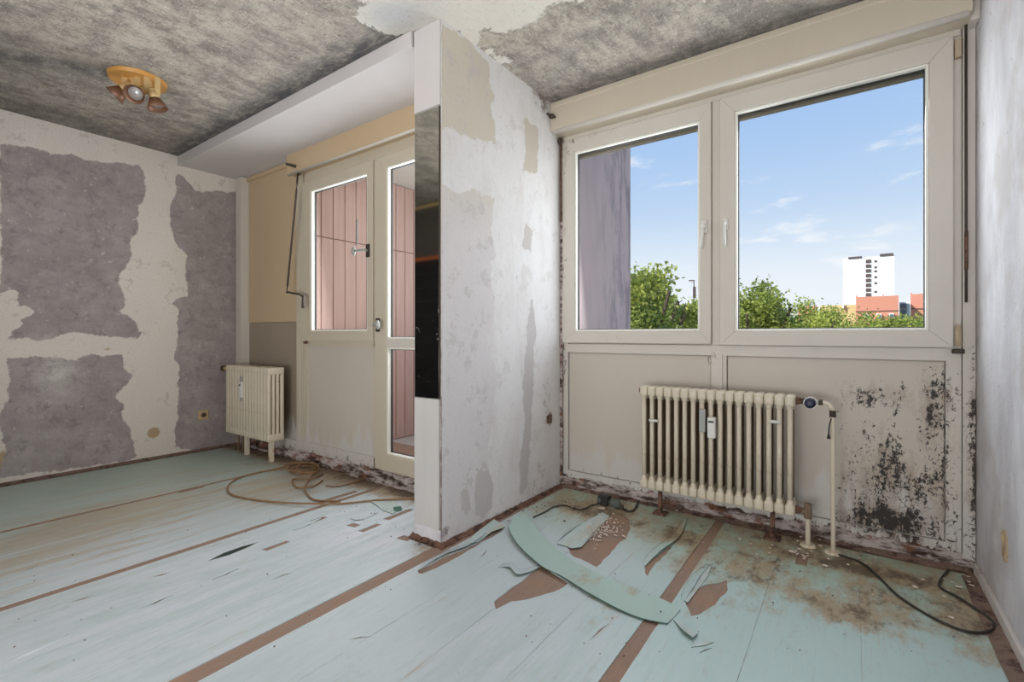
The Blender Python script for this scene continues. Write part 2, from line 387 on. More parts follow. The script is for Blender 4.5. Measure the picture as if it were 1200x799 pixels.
M['shutter'] = plain('dirty_shutter_slat', lin(128, 118, 104), .8, 0, .25, 18)
M['endboard'] = material('grey_white_board', f_white_paint)
mg = bpy.data.materials.new('window_glass'); mg.use_nodes = True; s = NT(mg.node_tree)
out = s.n('ShaderNodeOutputMaterial'); tr = s.n('ShaderNodeBsdfTransparent'); tr.inputs[0].default_value = (.97, .98, .98, 1)
gl = s.n('ShaderNodeBsdfGlossy'); gl.inputs['Roughness'].default_value = .02; fr = s.n('ShaderNodeFresnel'); fr.inputs[0].default_value = 1.2; bf = s.n('ShaderNodeNewGeometry').outputs['Backfacing']; fac_ = s.m('MULTIPLY', fr.outputs[0], s.m('SUBTRACT', 1.0, bf))
mx = s.n('ShaderNodeMixShader'); s.t.links.new(fac_, mx.inputs[0]); s.t.links.new(tr.outputs[0], mx.inputs[1]); s.t.links.new(gl.outputs[0], mx.inputs[2]); s.t.links.new(mx.outputs[0], out.inputs[0])
M['glass'] = mg
def f_mirror(s):
    sp = s.rng(s.noise(26, 7, .75, s.obj((1, 1, .5))), .62, .72)
    return dict(col=s.mix(sp, (.66, .66, .62, 1), (.75, .75, .72, 1)), rough=s.m('ADD', s.m('MULTIPLY', sp, .5), .05), metal=s.rng(sp, 0, 1, 1.0, .5))
M['mirror'] = material('smoked_mirror', f_mirror)

# ------------------------------------------------------------------ structure: shell
XL, XR, XP0, XP1, YW, YD, YP, H = -4.6, .42, -1.77, -1.59, 2.8, 2.12, 1.65, 2.5
# floor
bm = BM(); box(bm, XL - .2, XR + .2, -2.8, 3.0, -.2, 0.0)
floor = struct('floor', bm, M['board'])
# ceiling
bm = BM(); gridface(bm, (XL, -2.6, H), (0, 5.6, 0), (XR - XL, 0, 0), 140, 125)
box(bm, XL - .2, XR + .2, -2.8, 3.0, H + .001, H + .25)
ceil = struct('ceiling', bm, M['ceiling'])
P = coords(ceil)[:, :2]
c1 = [onZ(*p, H)[:2] for p in [(424, 0), (416, 22), (443, 37), (458, 45), (484, 37), (519, 27), (545, 47), (600, 84), (594, 72), (579, 62), (565, 52), (563, 38), (575, 33), (579, 42), (600, 38), (633, 22), (631, 11), (658, 6), (673, 2), (735, -6), (760, -60), (560, -200), (400, -60)]]
setattr_(ceil, 'patch', sdf(P, c1))
setattr_(ceil, 'cool', gauss(P, [onZ(462, 18, H)[:2] + (.16, .12, .9)]))
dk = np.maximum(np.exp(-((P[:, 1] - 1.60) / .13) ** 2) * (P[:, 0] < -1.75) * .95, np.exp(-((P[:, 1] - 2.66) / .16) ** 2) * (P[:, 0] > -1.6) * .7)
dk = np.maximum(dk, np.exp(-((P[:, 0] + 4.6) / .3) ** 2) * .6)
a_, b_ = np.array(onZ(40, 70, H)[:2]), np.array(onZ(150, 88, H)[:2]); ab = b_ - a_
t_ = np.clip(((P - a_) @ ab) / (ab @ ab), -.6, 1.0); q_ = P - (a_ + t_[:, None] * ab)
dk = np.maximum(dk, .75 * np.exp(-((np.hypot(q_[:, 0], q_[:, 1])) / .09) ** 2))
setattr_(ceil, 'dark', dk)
# left wall
bm = BM(); gridface(bm, (XL, -.6, 0), (0, 2.9, 0), (0, 0, H), 110, 95)
box(bm, XL - .2, XL - .001, -.8, 2.5, 0, H)
wl = struct('wall_left', bm, M['wall_left'])
P = coords(wl)[:, 1:]
def L_(pts): return [onX(x, y, XL)[1:] for x, y in pts]
D1 = [(0,167),(15,169),(38,173),(60,180),(86,182),(101,188),(124,191),(141,190),(148,193),(161,193),(169,203),(171,225),(167,237),(161,240),(163,270),(154,282),(154,306),(139,323),(139,333),(146,348),(148,359),(139,364),(150,370),(161,378),(165,393),(161,397),(113,393),(82,389),(60,398),(30,398),(11,398),(15,389),(28,381),(24,374),(41,368),(34,361),(22,357),(22,346),(15,340),(0,342)]
D2 = [(9,419),(52,417),(56,420),(90,420),(98,417),(143,416),(145,430),(156,441),(143,455),(135,464),(145,475),(143,490),(152,502),(161,535),(143,541),(120,543),(71,552),(38,554),(0,560),(-20,560),(0,550),(8,528),(0,505),(0,479),(11,468),(8,456),(11,445),(8,430)]
D3 = [(205,205),(214,205),(229,222),(237,227),(242,223),(270,225),(290,223),(290,528),(263,524),(240,527),(225,528),(210,525),(205,524),(205,505),(208,490),(210,430),(205,423),(205,415),(208,396),(208,361),(201,355),(208,348),(221,348),(221,342),(216,321),(218,299),(205,282),(200,264),(199,250),(201,233),(206,225)]
setattr_(wl, 'patch', np.maximum(union(P, [L_(D1), L_(D2), L_(D3)]), sdf(P, [(-1, .1), (.52, .1), (.57, 2.3), (-1, 2.3)])))
yy = lambda x, y: onX(x, y, XL)[1:]
setattr_(wl, 'smear', gauss(P, [yy(70, 440) + (.14, .2, .9), yy(75, 400) + (.3, .06, .6), yy(40, 520) + (.2, .12, .35), yy(240, 330) + (.1, .3, .25)]))
setattr_(wl, 'tan', gauss(P, [yy(180, 507) + (.05, .05, 1), yy(125, 408) + (.02, .02, 1), yy(2, 540) + (.03, .08, 1)]))
# partition between the rooms
bm = BM(); gridface(bm, (XP1, YP, 0), (0, 1.35, 0), (0, 0, H), 60, 105)
box(bm, XP0, XP1 - .001, YP, 3.0, 0, H)
wm = struct('wall_middle', bm, M['wall_middle'])
P = coords(wm)[:, 1:]
def R_(pts): return [onX(x, y, XP1)[1:] for x, y in pts]
G1 = [(500,18),(518,26),(545,45),(575,75),(575,105),(583,116),(577,124),(583,173),(560,163),(545,158),(526,150),(500,150)]
G3 = [(500,218),(520,218),(545,227),(553,223),(579,233),(577,270),(580,300),(573,310),(580,360),(570,395),(580,430),(578,480),(573,530),(574,600),(560,640),(500,670)]
G4 = [(623,350),(628,380),(625,420),(625,445),(623,505),(618,570),(608,580),(610,530),(615,490),(613,450),(618,380)]
G2 = [(614,139),(631,150),(630,203),(613,201),(616,176)]
G5 = [(616,259),(624,270),(622,296),(613,289)]
G6 = [(558,550),(578,552),(577,595),(566,606),(556,600)]; G7 = [(542,572),(551,575),(552,600),(545,604),(540,590)]
G8 = [(530,280),(545,275),(552,300),(545,330),(532,320)]
setattr_(wm, 'beige', np.clip((P[:, 1] - 1.5) / .4, 0, 1))
setattr_(wm, 'patch', union(P, [R_(G1), R_(G3)]))
setattr_(wm, 'deep', union(P, [R_(G4), R_(G2), R_(G5), R_(G6), R_(G7)]))
yy = lambda x, y: onX(x, y, XP1)[1:]
g = gauss(P, [yy(640, 470) + (.1, .35, .55), yy(632, 560) + (.2, .3, .5), yy(636, 110) + (.16, .2, .75), yy(600, 90) + (.3, .08, .35), yy(645, 490) + (.035, .05, 1.1), yy(520, 625) + (.08, .05, .7), yy(615, 360) + (.1, .3, .3)])
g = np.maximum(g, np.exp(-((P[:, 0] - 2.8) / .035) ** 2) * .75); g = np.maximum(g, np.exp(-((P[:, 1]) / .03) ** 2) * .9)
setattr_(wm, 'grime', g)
bm = BM(); box(bm, XP0 + .001, XP1 - .012, YP - .009, YP + .001, .075, .695, .001)
put('end_board', bm, M['endboard'], wm, label='pale board covering the lower end of the wall')
bm = BM(); box(bm, XP0 + .002, XP1 - .004, YP - .012, YP + .001, 2.095, H - .001, .001)
put('end_board', bm, M['soffit'], wm, label='smooth pale facing at the top of the wall end')
bm = BM(); gridface(bm, (XP0 + .003, YP - .006, .0), (.175, 0, 0), (0, 0, .074), 16, 8); box(bm, XP0 + .003, XP1 - .002, YP - .004, YP + .001, 0, .074)
roughen(bm, .006, 22, (1,)); put('wall_stub', bm, M['wall_right'], wm, label='bare plaster foot of the wall end')
# brown skirting remnants around the partition foot
bm = BM(); vs = gridface(bm, (XP0 - .02, YP - .03, .002), (.23, 0, 0), (0, .028, .022), 36, 4); roughen(bm, .007, 30)
struct('baseboard_middle_end', bm, M['rust'])
bm = BM(); gridface(bm, (XP1 + .028, YP - .02, .003), (0, 1.14, 0), (-.027, 0, .014), 120, 4); roughen(bm, .007, 30)
struct('baseboard_middle_side', bm, M['rust'])
# right wall
bm = BM(); gridface(bm, (XR, -2.6, 0), (0, 5.6, 0), (0, 0, H), 140, 65); box(bm, XR + .001, XR + .2, -2.8, 3.0, 0, H)
wr = struct('wall_right', bm, M['wall_right'])
P = coords(wr)[:, 1:]
g = np.exp(-((P[:, 0] - 2.83) / .13) ** 2) * (.52 + .3 * np.exp(-((P[:, 1] - .5) / .5) ** 2))
g = np.maximum(g, .6 * np.exp(-((P[:, 1]) / .1) ** 2))
setattr_(wr, 'grime', g)
# rear walls, seen only in the mirror
bm = BM(); box(bm, XL - .2, -2.6, -.72, -.55, 0, H)
wb = struct('wall_back_left', bm, M['dark_wall'])
bm = BM()
for i in range(13):
    for j in range(12):
        box(bm, XL + .01 + i * .152, XL + .158 + i * .152, -.552, -.54, .02 + j * .152, .168 + j * .152)
put('tile_field', bm, M['tile'], wb, kind='stuff', label='black glazed wall tiles')
bm = BM(); box(bm, XL, -2.6, -.556, -.53, 1.85, 1.885, .003); put('tile_edge', bm, M['orange'], wb, label='orange top edge of the tiling')
bm = BM(); box(bm, XL, -2.6, -.56, -.525, 2.44, 2.475, .003); put('ceiling_batten', bm, M['pale_wood'], wb, label='pale batten under the ceiling')
bm = BM(); box(bm, -2.6, -2.45, -2.8, -.55, 0, H); struct('wall_back_side', bm, M['wall_right'])
bm = BM(); box(bm, -2.6, XR + .2, -2.9, -2.6, 0, H); struct('wall_back_right', bm, M['wall_right'])
# soffit over the balcony door
bm = BM(); box(bm, XL, XP0, 1.635, 2.3, 2.425, H - .002); box(bm, XL, XP0, 1.62, 1.64, 2.42, H - .002, .002)
struct('trim_1', bm, M['soffit'])

# ------------------------------------------------------------------ floor sheets
holes_px = {
 'torn': [[(579,706),(605,686),(635,663),(666,684),(659,690),(640,697),(620,703),(599,706),(581,715)],
  [(663,641),(675,642),(692,630),(700,620),(709,611),(715,602),(727,603),(736,609),(739,620),(733,632),(723,639),(715,650),(699,665),(689,660),(672,653)],
  [(755,664),(769,652),(790,637),(781,650),(766,664),(759,676),(756,672)],
  [(803,708),(811,696),(826,686),(841,684),(852,681),(853,692),(838,710),(820,721),(810,723)],
  [(489,669),(495,666),(520,653),(540,646),(563,635),(576,623),(588,616),(592,618),(583,626),(570,633),(545,648),(518,663),(495,673),(491,673)]],
 'slit': [[(243,658),(262,648),(285,640),(303,635.5),(290,642),(268,651)], [(249,679),(265,670),(277,667),(266,674)],
  [(0,781),(45,760),(86,742),(45,763)], [(161,714),(180,705),(202,698),(182,708)], [(80,707),(98,701),(116,697),(99,703)],
  [(343,622),(360,614),(376,607),(362,616)], [(22,672),(34,668),(50,662),(36,666)], [(178,677),(190,675),(200,671),(189,673)], [(408,751),(422,749),(436,747),(422,747)], [(318,680),(330,676),(344,671),(331,674)], [(690,752),(703,741),(714,731),(702,739)], [(818,767),(826,762),(836,760),(827,764)], [(562,655),(566,650),(571,645),(568,650)]]}
tabs = [(324,640,.035,.13),(415,616,.06,.055),(434,619,.035,.13),(468,603,.04,.2),(475,631,.07,.06),(225,574,.035,.16),(374,609,.04,.09),(940,657,.045,.12),(395,583,.05,.3)]
rnd = random.Random(4)
def jag(poly, amp, step=.03):
    out = []
    for i in range(len(poly)):
        a, b = Vector(poly[i]), Vector(poly[(i + 1) % len(poly)]); n = max(1, int((b - a).length / step))
        for k in range(n):
            p = a.lerp(b, k / n); out.append((p.x + (rnd.uniform(-amp, amp) if k else 0), p.y + (rnd.uniform(-amp, amp) if k else 0)))
    return out
HOLES = [jag([onZ(*p)[:2] for p in h], .004) for h in holes_px['torn']] + [[onZ(*p)[:2] for p in h] for h in holes_px['slit']]
for x, y, wx, wy in tabs:
    c = onZ(x, y); HOLES.append([(c[0] - wx / 2, c[1] - wy / 2), (c[0] + wx / 2, c[1] - wy / 2 + .01), (c[0] + wx / 2 - .004, c[1] + wy / 2), (c[0] - wx / 2, c[1] + wy / 2 - .008)])
HOLES.append([(XP0 - .03, YP - .04), (XP1 + .045, YP - .04), (XP1 + .045, 2.9), (XP0 - .03, 2.9)])
def ccw(p):
    a = sum(p[i][0] * p[(i + 1) % len(p)][1] - p[(i + 1) % len(p)][0] * p[i][1] for i in range(len(p)))
    return p if a > 0 else p[::-1]
HOLES = [ccw(h) for h in HOLES]
ZT = .0035
def inside(p, poly):
    c = False
    for i in range(len(poly)):
        a, b = poly[i], poly[i - 1]
        if (a[1] > p[1]) != (b[1] > p[1]) and p[0] < (b[0] - a[0]) * (p[1] - a[1]) / (b[1] - a[1]) + a[0]: c = not c
    return c
def panel(x0a, x1a, x0b, x1b, y0, y1):
    """one sheet panel between slightly slanting seams, with the torn holes cut out"""
    outer = []
    ny = max(2, int((y1 - y0) / .06))
    for k in range(ny + 1):
        t = k / ny; outer.append((x1a + (x1b - x1a) * t + rnd.uniform(-.0006, .0006), y0 + (y1 - y0) * t))
    for k in range(ny, -1, -1):
        t = k / ny; outer.append((x0a + (x0b - x0a) * t + rnd.uniform(-.0006, .0006), y0 + (y1 - y0) * t))
    xmin, xmax = min(x0a, x0b), max(x1a, x1b)
    hs = [h for h in HOLES if not (max(p[0] for p in h) < xmin or min(p[0] for p in h) > xmax or max(p[1] for p in h) < y0 or min(p[1] for p in h) > y1)]
    V = [Vector(p) for p in outer]; FA = [list(range(len(outer)))]
    for h in hs:
        b0 = len(V); V += [Vector(p) for p in h]; FA.append(list(range(b0, b0 + len(h))))
    gx = np.arange(xmin + .03, xmax - .02, .05); gy = np.arange(y0 + .03, y1 - .02, .05)
    V += [Vector((x + rnd.uniform(-.004, .004), y + rnd.uniform(-.004, .004))) for x in gx for y in gy]
    ov, oe, of, _, _, ff = delaunay_2d_cdt(V, [], FA, 0, 1e-6, True)
    bm = BM(); top = {}; faces = []
    for f, orig in zip(of, ff):
        if 0 not in orig or any(q > 0 for q in orig): continue
        c = [sum(ov[i][k] for i in f) / len(f) for k in (0, 1)]
        for i in f:
            if i not in top:
                p = ov[i]; zz = ZT + .0022 * mn.noise(Vector((p[0] * 3, p[1] * 1.5, 0)))
                top[i] = bm.verts.new((p[0], p[1], zz))
        try: faces.append(bm.faces.new([top[i] for i in f]))
        except ValueError: pass
    bmesh.ops.recalc_face_normals(bm, faces=bm.faces)
    for f in bm.faces:
        if f.normal.z < 0: f.normal_flip()
    be = [e for e in bm.edges if e.is_boundary]
    r = bmesh.ops.extrude_edge_only(bm, edges=be)
    for v in r['geom']:
        if isinstance(v, bmesh.types.BMVert): v.co.z = .0003
    return bm
floor_spots_dirt = [onZ(x, y)[:2] + (rx * 1.5, ry * 1.5, s_ * 1.25) for x, y, rx, ry, s_ in [
  (700, 600, .3, .12, .8), (880, 665, .2, .25, .6), (1000, 665, .3, .08, .9), (990, 715, .16, .12, .7), (1060, 725, .1, .08, .6), (1130, 720, .1, .25, .7), (820, 650, .08, .25, .6),
    (915, 630, .2, .12, .75), (1030, 700, .14, .16, .62), (960, 650, .3, .1, .55), (1080, 650, .3, .1, .65), (1100, 700, .12, .1, .45), (800, 630, .18, .12, .72),
  (725, 590, .12, .06, .6), (695, 620, .08, .14, .65), (640, 600, .12, .1, .45), (850, 690, .12, .25, .35), (870, 650, .1, .2, .45),
  (430, 560, .5, .16, .6), (380, 548, .25, .1, .85), (310, 545, .3, .1, .35), (470, 575, .15, .15, .55), (700, 700, .1, .12, .3), (510, 640, .1, .1, .5), (1150, 740, .06, .2, .35)]]
def floor_attrs(o):
    P = coords(o)[:, :2]; X, Y = P[:, 0], P[:, 1]
    d = gauss(P, floor_spots_dirt)
    d = np.maximum(d, .55 * np.clip((Y - 2.15) / .35, 0, 1) * (X > -1.6)); d = np.maximum(d, 1.2 * np.exp(-((Y - 2.12) / .2) ** 2) * (X < -1.7))
    setattr_(o, 'dirt', d)
    setattr_(o, 'green', np.clip((Y - 2.0) / .6, 0, 1) * (X > -1.6) + np.clip((-X - 2.9) / 1.2, 0, 1) * .6)
    setattr_(o, 'aqua', np.clip((X + 1.0) / .5, 0, 1) * .9)
    setattr_(o, 'pale', gauss(P, [onZ(420, 620)[:2] + (.5, .4, 1), onZ(200, 680)[:2] + (.9, .6, .8), onZ(100, 760)[:2] + (.6, .6, .6), onZ(620, 780)[:2] + (.5, .35, .5)]))
    setattr_(o, 'worn', gauss(P, [onZ(120, 610)[:2] + (.45, .9, .85), onZ(40, 650)[:2] + (.35, .6, .7), onZ(330, 570)[:2] + (.4, .5, .8), onZ(200, 560)[:2] + (.3, .6, .45)]))
rolls = [(-4.555, -3.535, -4.55, -3.545, 2.10, (.27, .52, .76)), (-3.49, -2.545, -3.50, -2.555, 2.09, (.25, .5, .75)), (-2.50, -1.60, -2.51, -1.615, 2.09, (.26, .5, .77)),
         (-1.535, -.582, -1.54, -.606, 2.74, (.25, .5, .76)), (-.516, .362, -.560, .37, 2.72, (.3, .62))]
for (a0, a1, b0, b1, ye, cuts) in rolls:
    cs = [0] + list(cuts) + [1]
    for i in range(len(cs) - 1):
        g_ = .0005
        xa0 = a0 + (a1 - a0) * cs[i] + (g_ if i else 0); xa1 = a0 + (a1 - a0) * cs[i + 1] - (g_ if i < len(cs) - 2 else 0)
        xb0 = b0 + (b1 - b0) * cs[i] + (g_ if i else 0); xb1 = b0 + (b1 - b0) * cs[i + 1] - (g_ if i < len(cs) - 2 else 0)
        o = put('underlay_sheet', panel(xa0, xa1, xb0, xb1, -2.5, ye), M['sheet'], floor)
        floor_attrs(o)
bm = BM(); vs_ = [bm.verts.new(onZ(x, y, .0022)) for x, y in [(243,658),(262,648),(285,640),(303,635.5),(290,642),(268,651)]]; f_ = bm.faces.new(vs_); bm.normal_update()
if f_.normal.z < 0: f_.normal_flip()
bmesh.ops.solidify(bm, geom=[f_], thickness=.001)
put('slit_shade_sheet', bm, M['slit_dark'], floor, label='dark green sheet painted as the shade in the widest slit')  # thin sheet added to paint the shade under the raised edge
# lifted torn edges of the sheets (their dark undersides show)
def flap(pxs, h, wid, lean=(.25, 1)):
    P = smoothpts([onZ(*p, ZT) for p in pxs], 5); n = len(P); bm = BM(); rows = []
    for i, p in enumerate(P):
        t = i / (n - 1); hh = .6 * h * math.sin(math.pi * t) ** .7 * (1 + .25 * mn.noise(p * 20)); d = Vector((lean[0], lean[1], 0)).normalized()
        rows.append([bm.verts.new(p + Vector((0, 0, hh * (1 - k / 4) ** 1.6 + .0012)) + d * wid * math.sin(math.pi * t) ** .5 * (k / 4)) for k in range(5)])
    for i in range(n - 1):
        for k in range(4): bm.faces.new((rows[i][k], rows[i + 1][k], rows[i + 1][k + 1], rows[i][k + 1]))
    bmesh.ops.recalc_face_normals(bm, faces=bm.faces)
    if sum(f.normal.z for f in bm.faces) < 0: bmesh.ops.reverse_faces(bm, faces=bm.faces)
    r = bmesh.ops.solidify(bm, geom=list(bm.faces), thickness=.0015)
    bm.normal_update()
    for f in bm.faces: f.material_index = 1 if f.normal.z < -.05 else 0
    o = put('lifted_edge', bm, [M['sheet'], M['under']], floor, smooth=True, label='sheet edge lifted off the floor'); floor_attrs(o); return o
flap([(249, 679), (265, 671), (277, 667)], .007, .03)
flap([(0, 781), (45, 760), (86, 742)], .006, .03)
flap([(161, 714), (180, 705), (202, 698)], .005, .03)
flap([(583, 665), (597, 667), (606, 676), (622, 672), (636, 662)], .022, .07, (-.5, 1))
flap([(489, 669), (520, 652), (552, 640), (575, 623), (590, 615)], .02, .04, (-1, .3))
flap([(755, 664), (774, 648), (797, 630), (806, 607)], .02, .05, (-1, .3))
flap([(801, 706), (812, 692), (822, 676), (834, 662)], .022, .04, (-1, .3))
flap([(653, 635), (663, 627), (683, 613)], .012, .04, (-.6, 1))
flap([(663, 641), (675, 643), (692, 630), (709, 611)], .012, .05, (-.8, .6))
flap([(343, 622), (360, 614), (376, 607)], .007, .03)
flap([(410, 607), (420, 610), (444, 600)], .008, .03)
# loose curved strip
U = [(602,605),(615,602),(624,612),(635,627),(650,641),(671,656),(695,669),(721,681),(751,692),(781,704),(797,714)]
Lw = [(596.5,617),(600,627),(611,642),(624,654),(638,665),(659,675),(683,690),(704,702),(727,714),(754,724.5),(782,730)]
bm = BM(); rows = []
for i in range(11):
    t = i / 10; zu = .009 + .02 * (1 - t) ** 4; zl = .014 * (1 - t) + .010
    a, b = Vector(onZ(*U[i], zu)), Vector(onZ(*Lw[i], zl))
    rows.append((a, b, zu, zl))
A = smoothpts([r[0] for r in rows], 5); B = smoothpts([r[1] for r in rows], 5)
g_ = [[bm.verts.new(a.lerp(b, k / 6) + Vector((0, 0, -.003 * math.sin(math.pi * k / 6)))) for k in range(7)] for a, b in zip(A, B)]
for i in range(len(g_) - 1):
    for k in range(6): bm.faces.new((g_[i][k], g_[i + 1][k], g_[i + 1][k + 1], g_[i][k + 1]))
bmesh.ops.recalc_face_normals(bm, faces=bm.faces)
if sum(f.normal.z for f in bm.faces) < 0: bmesh.ops.reverse_faces(bm, faces=bm.faces)
bmesh.ops.solidify(bm, geom=list(bm.faces), thickness=.003); bm.normal_update()
for f in bm.faces: f.material_index = 1 if f.normal.z < .25 else 0
o = put('loose_strip', bm, [M['sheet'], M['under']], smooth=False, label='long curved strip of pale green underlay lying loose across the torn floor', cat='underlay strip')
P = coords(o)[:, :2]; setattr_(o, 'dirt', gauss(P, [onZ(690, 680)[:2] + (.12, .14, .45), onZ(745, 690)[:2] + (.12, .1, .42)])); setattr_(o, 'green', P[:, 0] * 0 + .35); setattr_(o, 'pale', P[:, 0] * 0); setattr_(o, 'worn', P[:, 0] * 0); setattr_(o, 'aqua', P[:, 0] * 0 + 1)
def scrap(name, pts, mats, zt, label, cat):
    """a small torn scrap lying on the floor, one corner curled up"""
    Pw = [Vector(onZ(x, y, .006 + .5 * zt * c_)) for x, y, c_ in pts]; bm = BM()
    c = sum(Pw, Vector()) / len(Pw); cv = bm.verts.new(c); vs = [bm.verts.new(p) for p in Pw]
    for i in range(len(vs)): bm.faces.new((vs[i], vs[(i + 1) % len(vs)], cv))
    bmesh.ops.recalc_face_normals(bm, faces=bm.faces)
    if sum(f.normal.z for f in bm.faces) < 0: bmesh.ops.reverse_faces(bm, faces=bm.faces)
    bmesh.ops.solidify(bm, geom=list(bm.faces), thickness=.0025); bm.normal_update()
    for f in bm.faces: f.material_index = 1 if (f.normal.z < .25 and len(mats) > 1) else 0
    o = put(name, bm, mats, label=label, cat=cat, group='torn scraps of green underlay on the floor')
    n = len(o.data.vertices)
    for a in ('dirt', 'green', 'pale', 'worn', 'aqua'): setattr_(o, a, [.3] * n)
    return o
scrap('torn_scrap', [(789,726,0),(796,727,0),(806,734,.3),(818,742,.4),(812,747,1),(800,738,1)], [M['sheet'], M['under']], .02, 'small curled green scrap at the tip of the loose curved strip', 'underlay scrap')
scrap('torn_scrap', [(435,587,.6),(463,588,.2),(472,595,0),(460,602,0),(449,598,0)], [M['sheet'], M['under']], .015, 'triangular pale green scrap by the foot of the balcony door', 'underlay scrap')
scrap('dark_chip', [(459,594,0),(470,593,1),(471,597,1),(461,599,0)], [M['under']], .01, 'dark green curled chip lying on the triangular scrap', 'underlay scrap')
scrap('torn_scrap', [(541,639,0),(563,620,.6),(579,608,1),(592,617,1),(576,623,.7),(560,635,.2)], [M['sheet'], M['under']], .025, 'narrow lifted green strip along the foot of the middle wall', 'underlay strip')
scrap('torn_scrap', [(802,703,.2),(812,684,.6),(822,670,.8),(834,662,.4),(829,676,.2),(818,690,0),(806,706,0)], [M['sheet'], M['under']], .018, 'slim curled green strip right of the wide brown floor gap', 'underlay strip')
scrap('torn_scrap', [(653,637,.5),(676,617,.6),(706,600,.2),(714,604,0),(700,622,0),(681,641,.7),(672,642,.4),(664,640,.4)], [M['sheet'], M['under']], .012, 'torn green flap beside the brown oval hole strewn with flakes', 'underlay scrap')
scrap('torn_scrap', [(810,758,0),(822,752,.6),(836,752,0),(826,756,0)], [M['sheet'], M['under']], .01, 'tiny curl of green underlay in front of the loose curved strip', 'underlay scrap')

# ------------------------------------------------------------------ window wall of the right room
def attrs(o, mold=None, clean=None):
    P = coords(o) + np.array(WL[o.name]); n = len(P)
    setattr_(o, 'mold', mold(P) * (P[:, 1] < P[:, 1].min() + .0003) if mold else [0.0] * n); setattr_(o, 'clean', clean(P) if clean else [0.0] * n)
    return o
def mold_f(P):
    X, Z = P[:, 0], P[:, 2]; v = gauss(np.c_[X, Z], [(.13, .15, .2, .10, 1.35), (.02, .13, .14, .09, 1.05), (.12, .36, .09, .22, 1.05), (-.03, .3, .05, .25, .9), (.24, .3, .12, .2, .9), (.05, .3, .04, .25, .8), (.28, .6, .08, .2, .7), (.1, .72, .2, .05, .75), (-.04, .45, .05, .2, .62), (.3, .3, .10, .35, .68), (.12, .7, .28, .07, .60), (.3, .75, .06, .1, .85), (.05, .4, .12, .3, .5), (.41, .35, .03, .5, .95), (.41, .7, .025, .1, 1.0), (.33, .05, .1, .08, .8)])
    v = np.maximum(v, gauss(np.c_[X, Z], [(-1.59, 1.8, .022, .7, .95), (-1.6, 1.0, .018, .8, .7), (-1.6, 2.2, .03, .12, 1.1), (-.62, .87, .05, .04, .5)]))
    v = np.maximum(v, .62 * np.exp(-((Z - .04) / .05) ** 2)); v = np.maximum(v, .35 * np.exp(-(Z / .12) ** 2)); return v
def clean_f(P):
    Z = P[:, 2]; return np.clip(1.1 - Z / .5, 0, 1) * .7
def grid_box(bm, x0, x1, y0, y1, z0, z1, st=.035):
    """a board whose front (-Y) face is gridded"""
    gridface(bm, (x0, y0, z0), (x1 - x0, 0, 0), (0, 0, z1 - z0), max(1, int((x1 - x0) / st)), max(1, int((z1 - z0) / st)))
    box(bm, x0, x1, y0 + .0005, y1, z0, z1); return bm
bm = BM(); grid_box(bm, XP1, XR, 2.822, 2.95, 0, .90)
wf = struct('wall_window', bm, M['panel']); attrs(wf, mold_f, clean_f)
def rail(name, x0, x1, z0, z1, y0=2.795, y1=2.83, parent=None, m='frame', lab=None):
    bm = BM(); grid_box(bm, x0, x1, y0, y1, z0, z1, .03); o = put(name, bm, M[m], parent, label=lab); return attrs(o, mold_f, clean_f)
rail('stile', XP1 + .005, -1.545, .08, 2.31, parent=wf); rail('stile', .325, .375, .06, 2.33, parent=wf); rail('stile', .378, XR - .002, .04, 2.4, 2.785, parent=wf, lab='grimy outer stile beside the right wall')
rail('post', -.645, -.565, .07, .90, parent=wf)
rail('post', -.625, -.585, .07, .90, 2.785, 2.80, wf)
rail('top_rail', -1.545, .325, .89, .945, 2.79, parent=wf); rail('bottom_rail', -1.545, -.645, .06, .105, parent=wf); rail('bottom_rail', -.565, .325, .055, .10, parent=wf)
rail('infill_panel', -1.54, -.65, .108, .885, 2.808, 2.823, wf, 'panel'); rail('infill_panel', -.56, .32, .103, .885, 2.808, 2.823, wf, 'panel', 'panel blotched with black mould')
bm = BM(); gridface(bm, (XP1, 2.775, -.002), (XR - XP1, 0, 0), (0, .02, .072), 150, 7); roughen(bm, .012, 16); put('crumbling_base', bm, M['rubble'], wf, label='crumbling rusty foot of the window wall')
bm = BM(); gridface(bm, (XP1 + .02, 2.735, .004), (XR - XP1 - .03, 0, 0), (0, .045, .012), 150, 4); roughen(bm, .007, 18); put('floor_edge_strip', bm, M['brown_trim'], wf)
bm = BM(); box(bm, XP1, XR, 2.83, 3.0, 2.28, H); struct('wall_window_head', bm, M['pelmet'])
# roller shutter box under the ceiling
bm = BM(); grid_box(bm, XP1, XR - .03, 2.655, 2.83, 2.315, H - .03, .05); box(bm, XP1, XR - .03, 2.65, 2.83, H - .035, H - .002, .004)
t2 = struct('trim_2', bm, M['pelmet']); attrs(t2, lambda P: gauss(P[:, [0, 2]], [(-1.6, 2.32, .05, .08, .9), (.38, 2.34, .03, .06, .7)]))
bm = BM(); cone(bm, (XP1 + .01, 2.672, 2.318), (XR - .04, 2.672, 2.318), .018, .018, 12); o = put('lower_moulding', bm, M['frame'], t2, smooth=True); attrs(o)
bm = BM(); box(bm, XR - .03, XR, 2.70, 2.83, 2.3, H - .002, .004); o = struct('trim_3', bm, M['frame']); attrs(o)

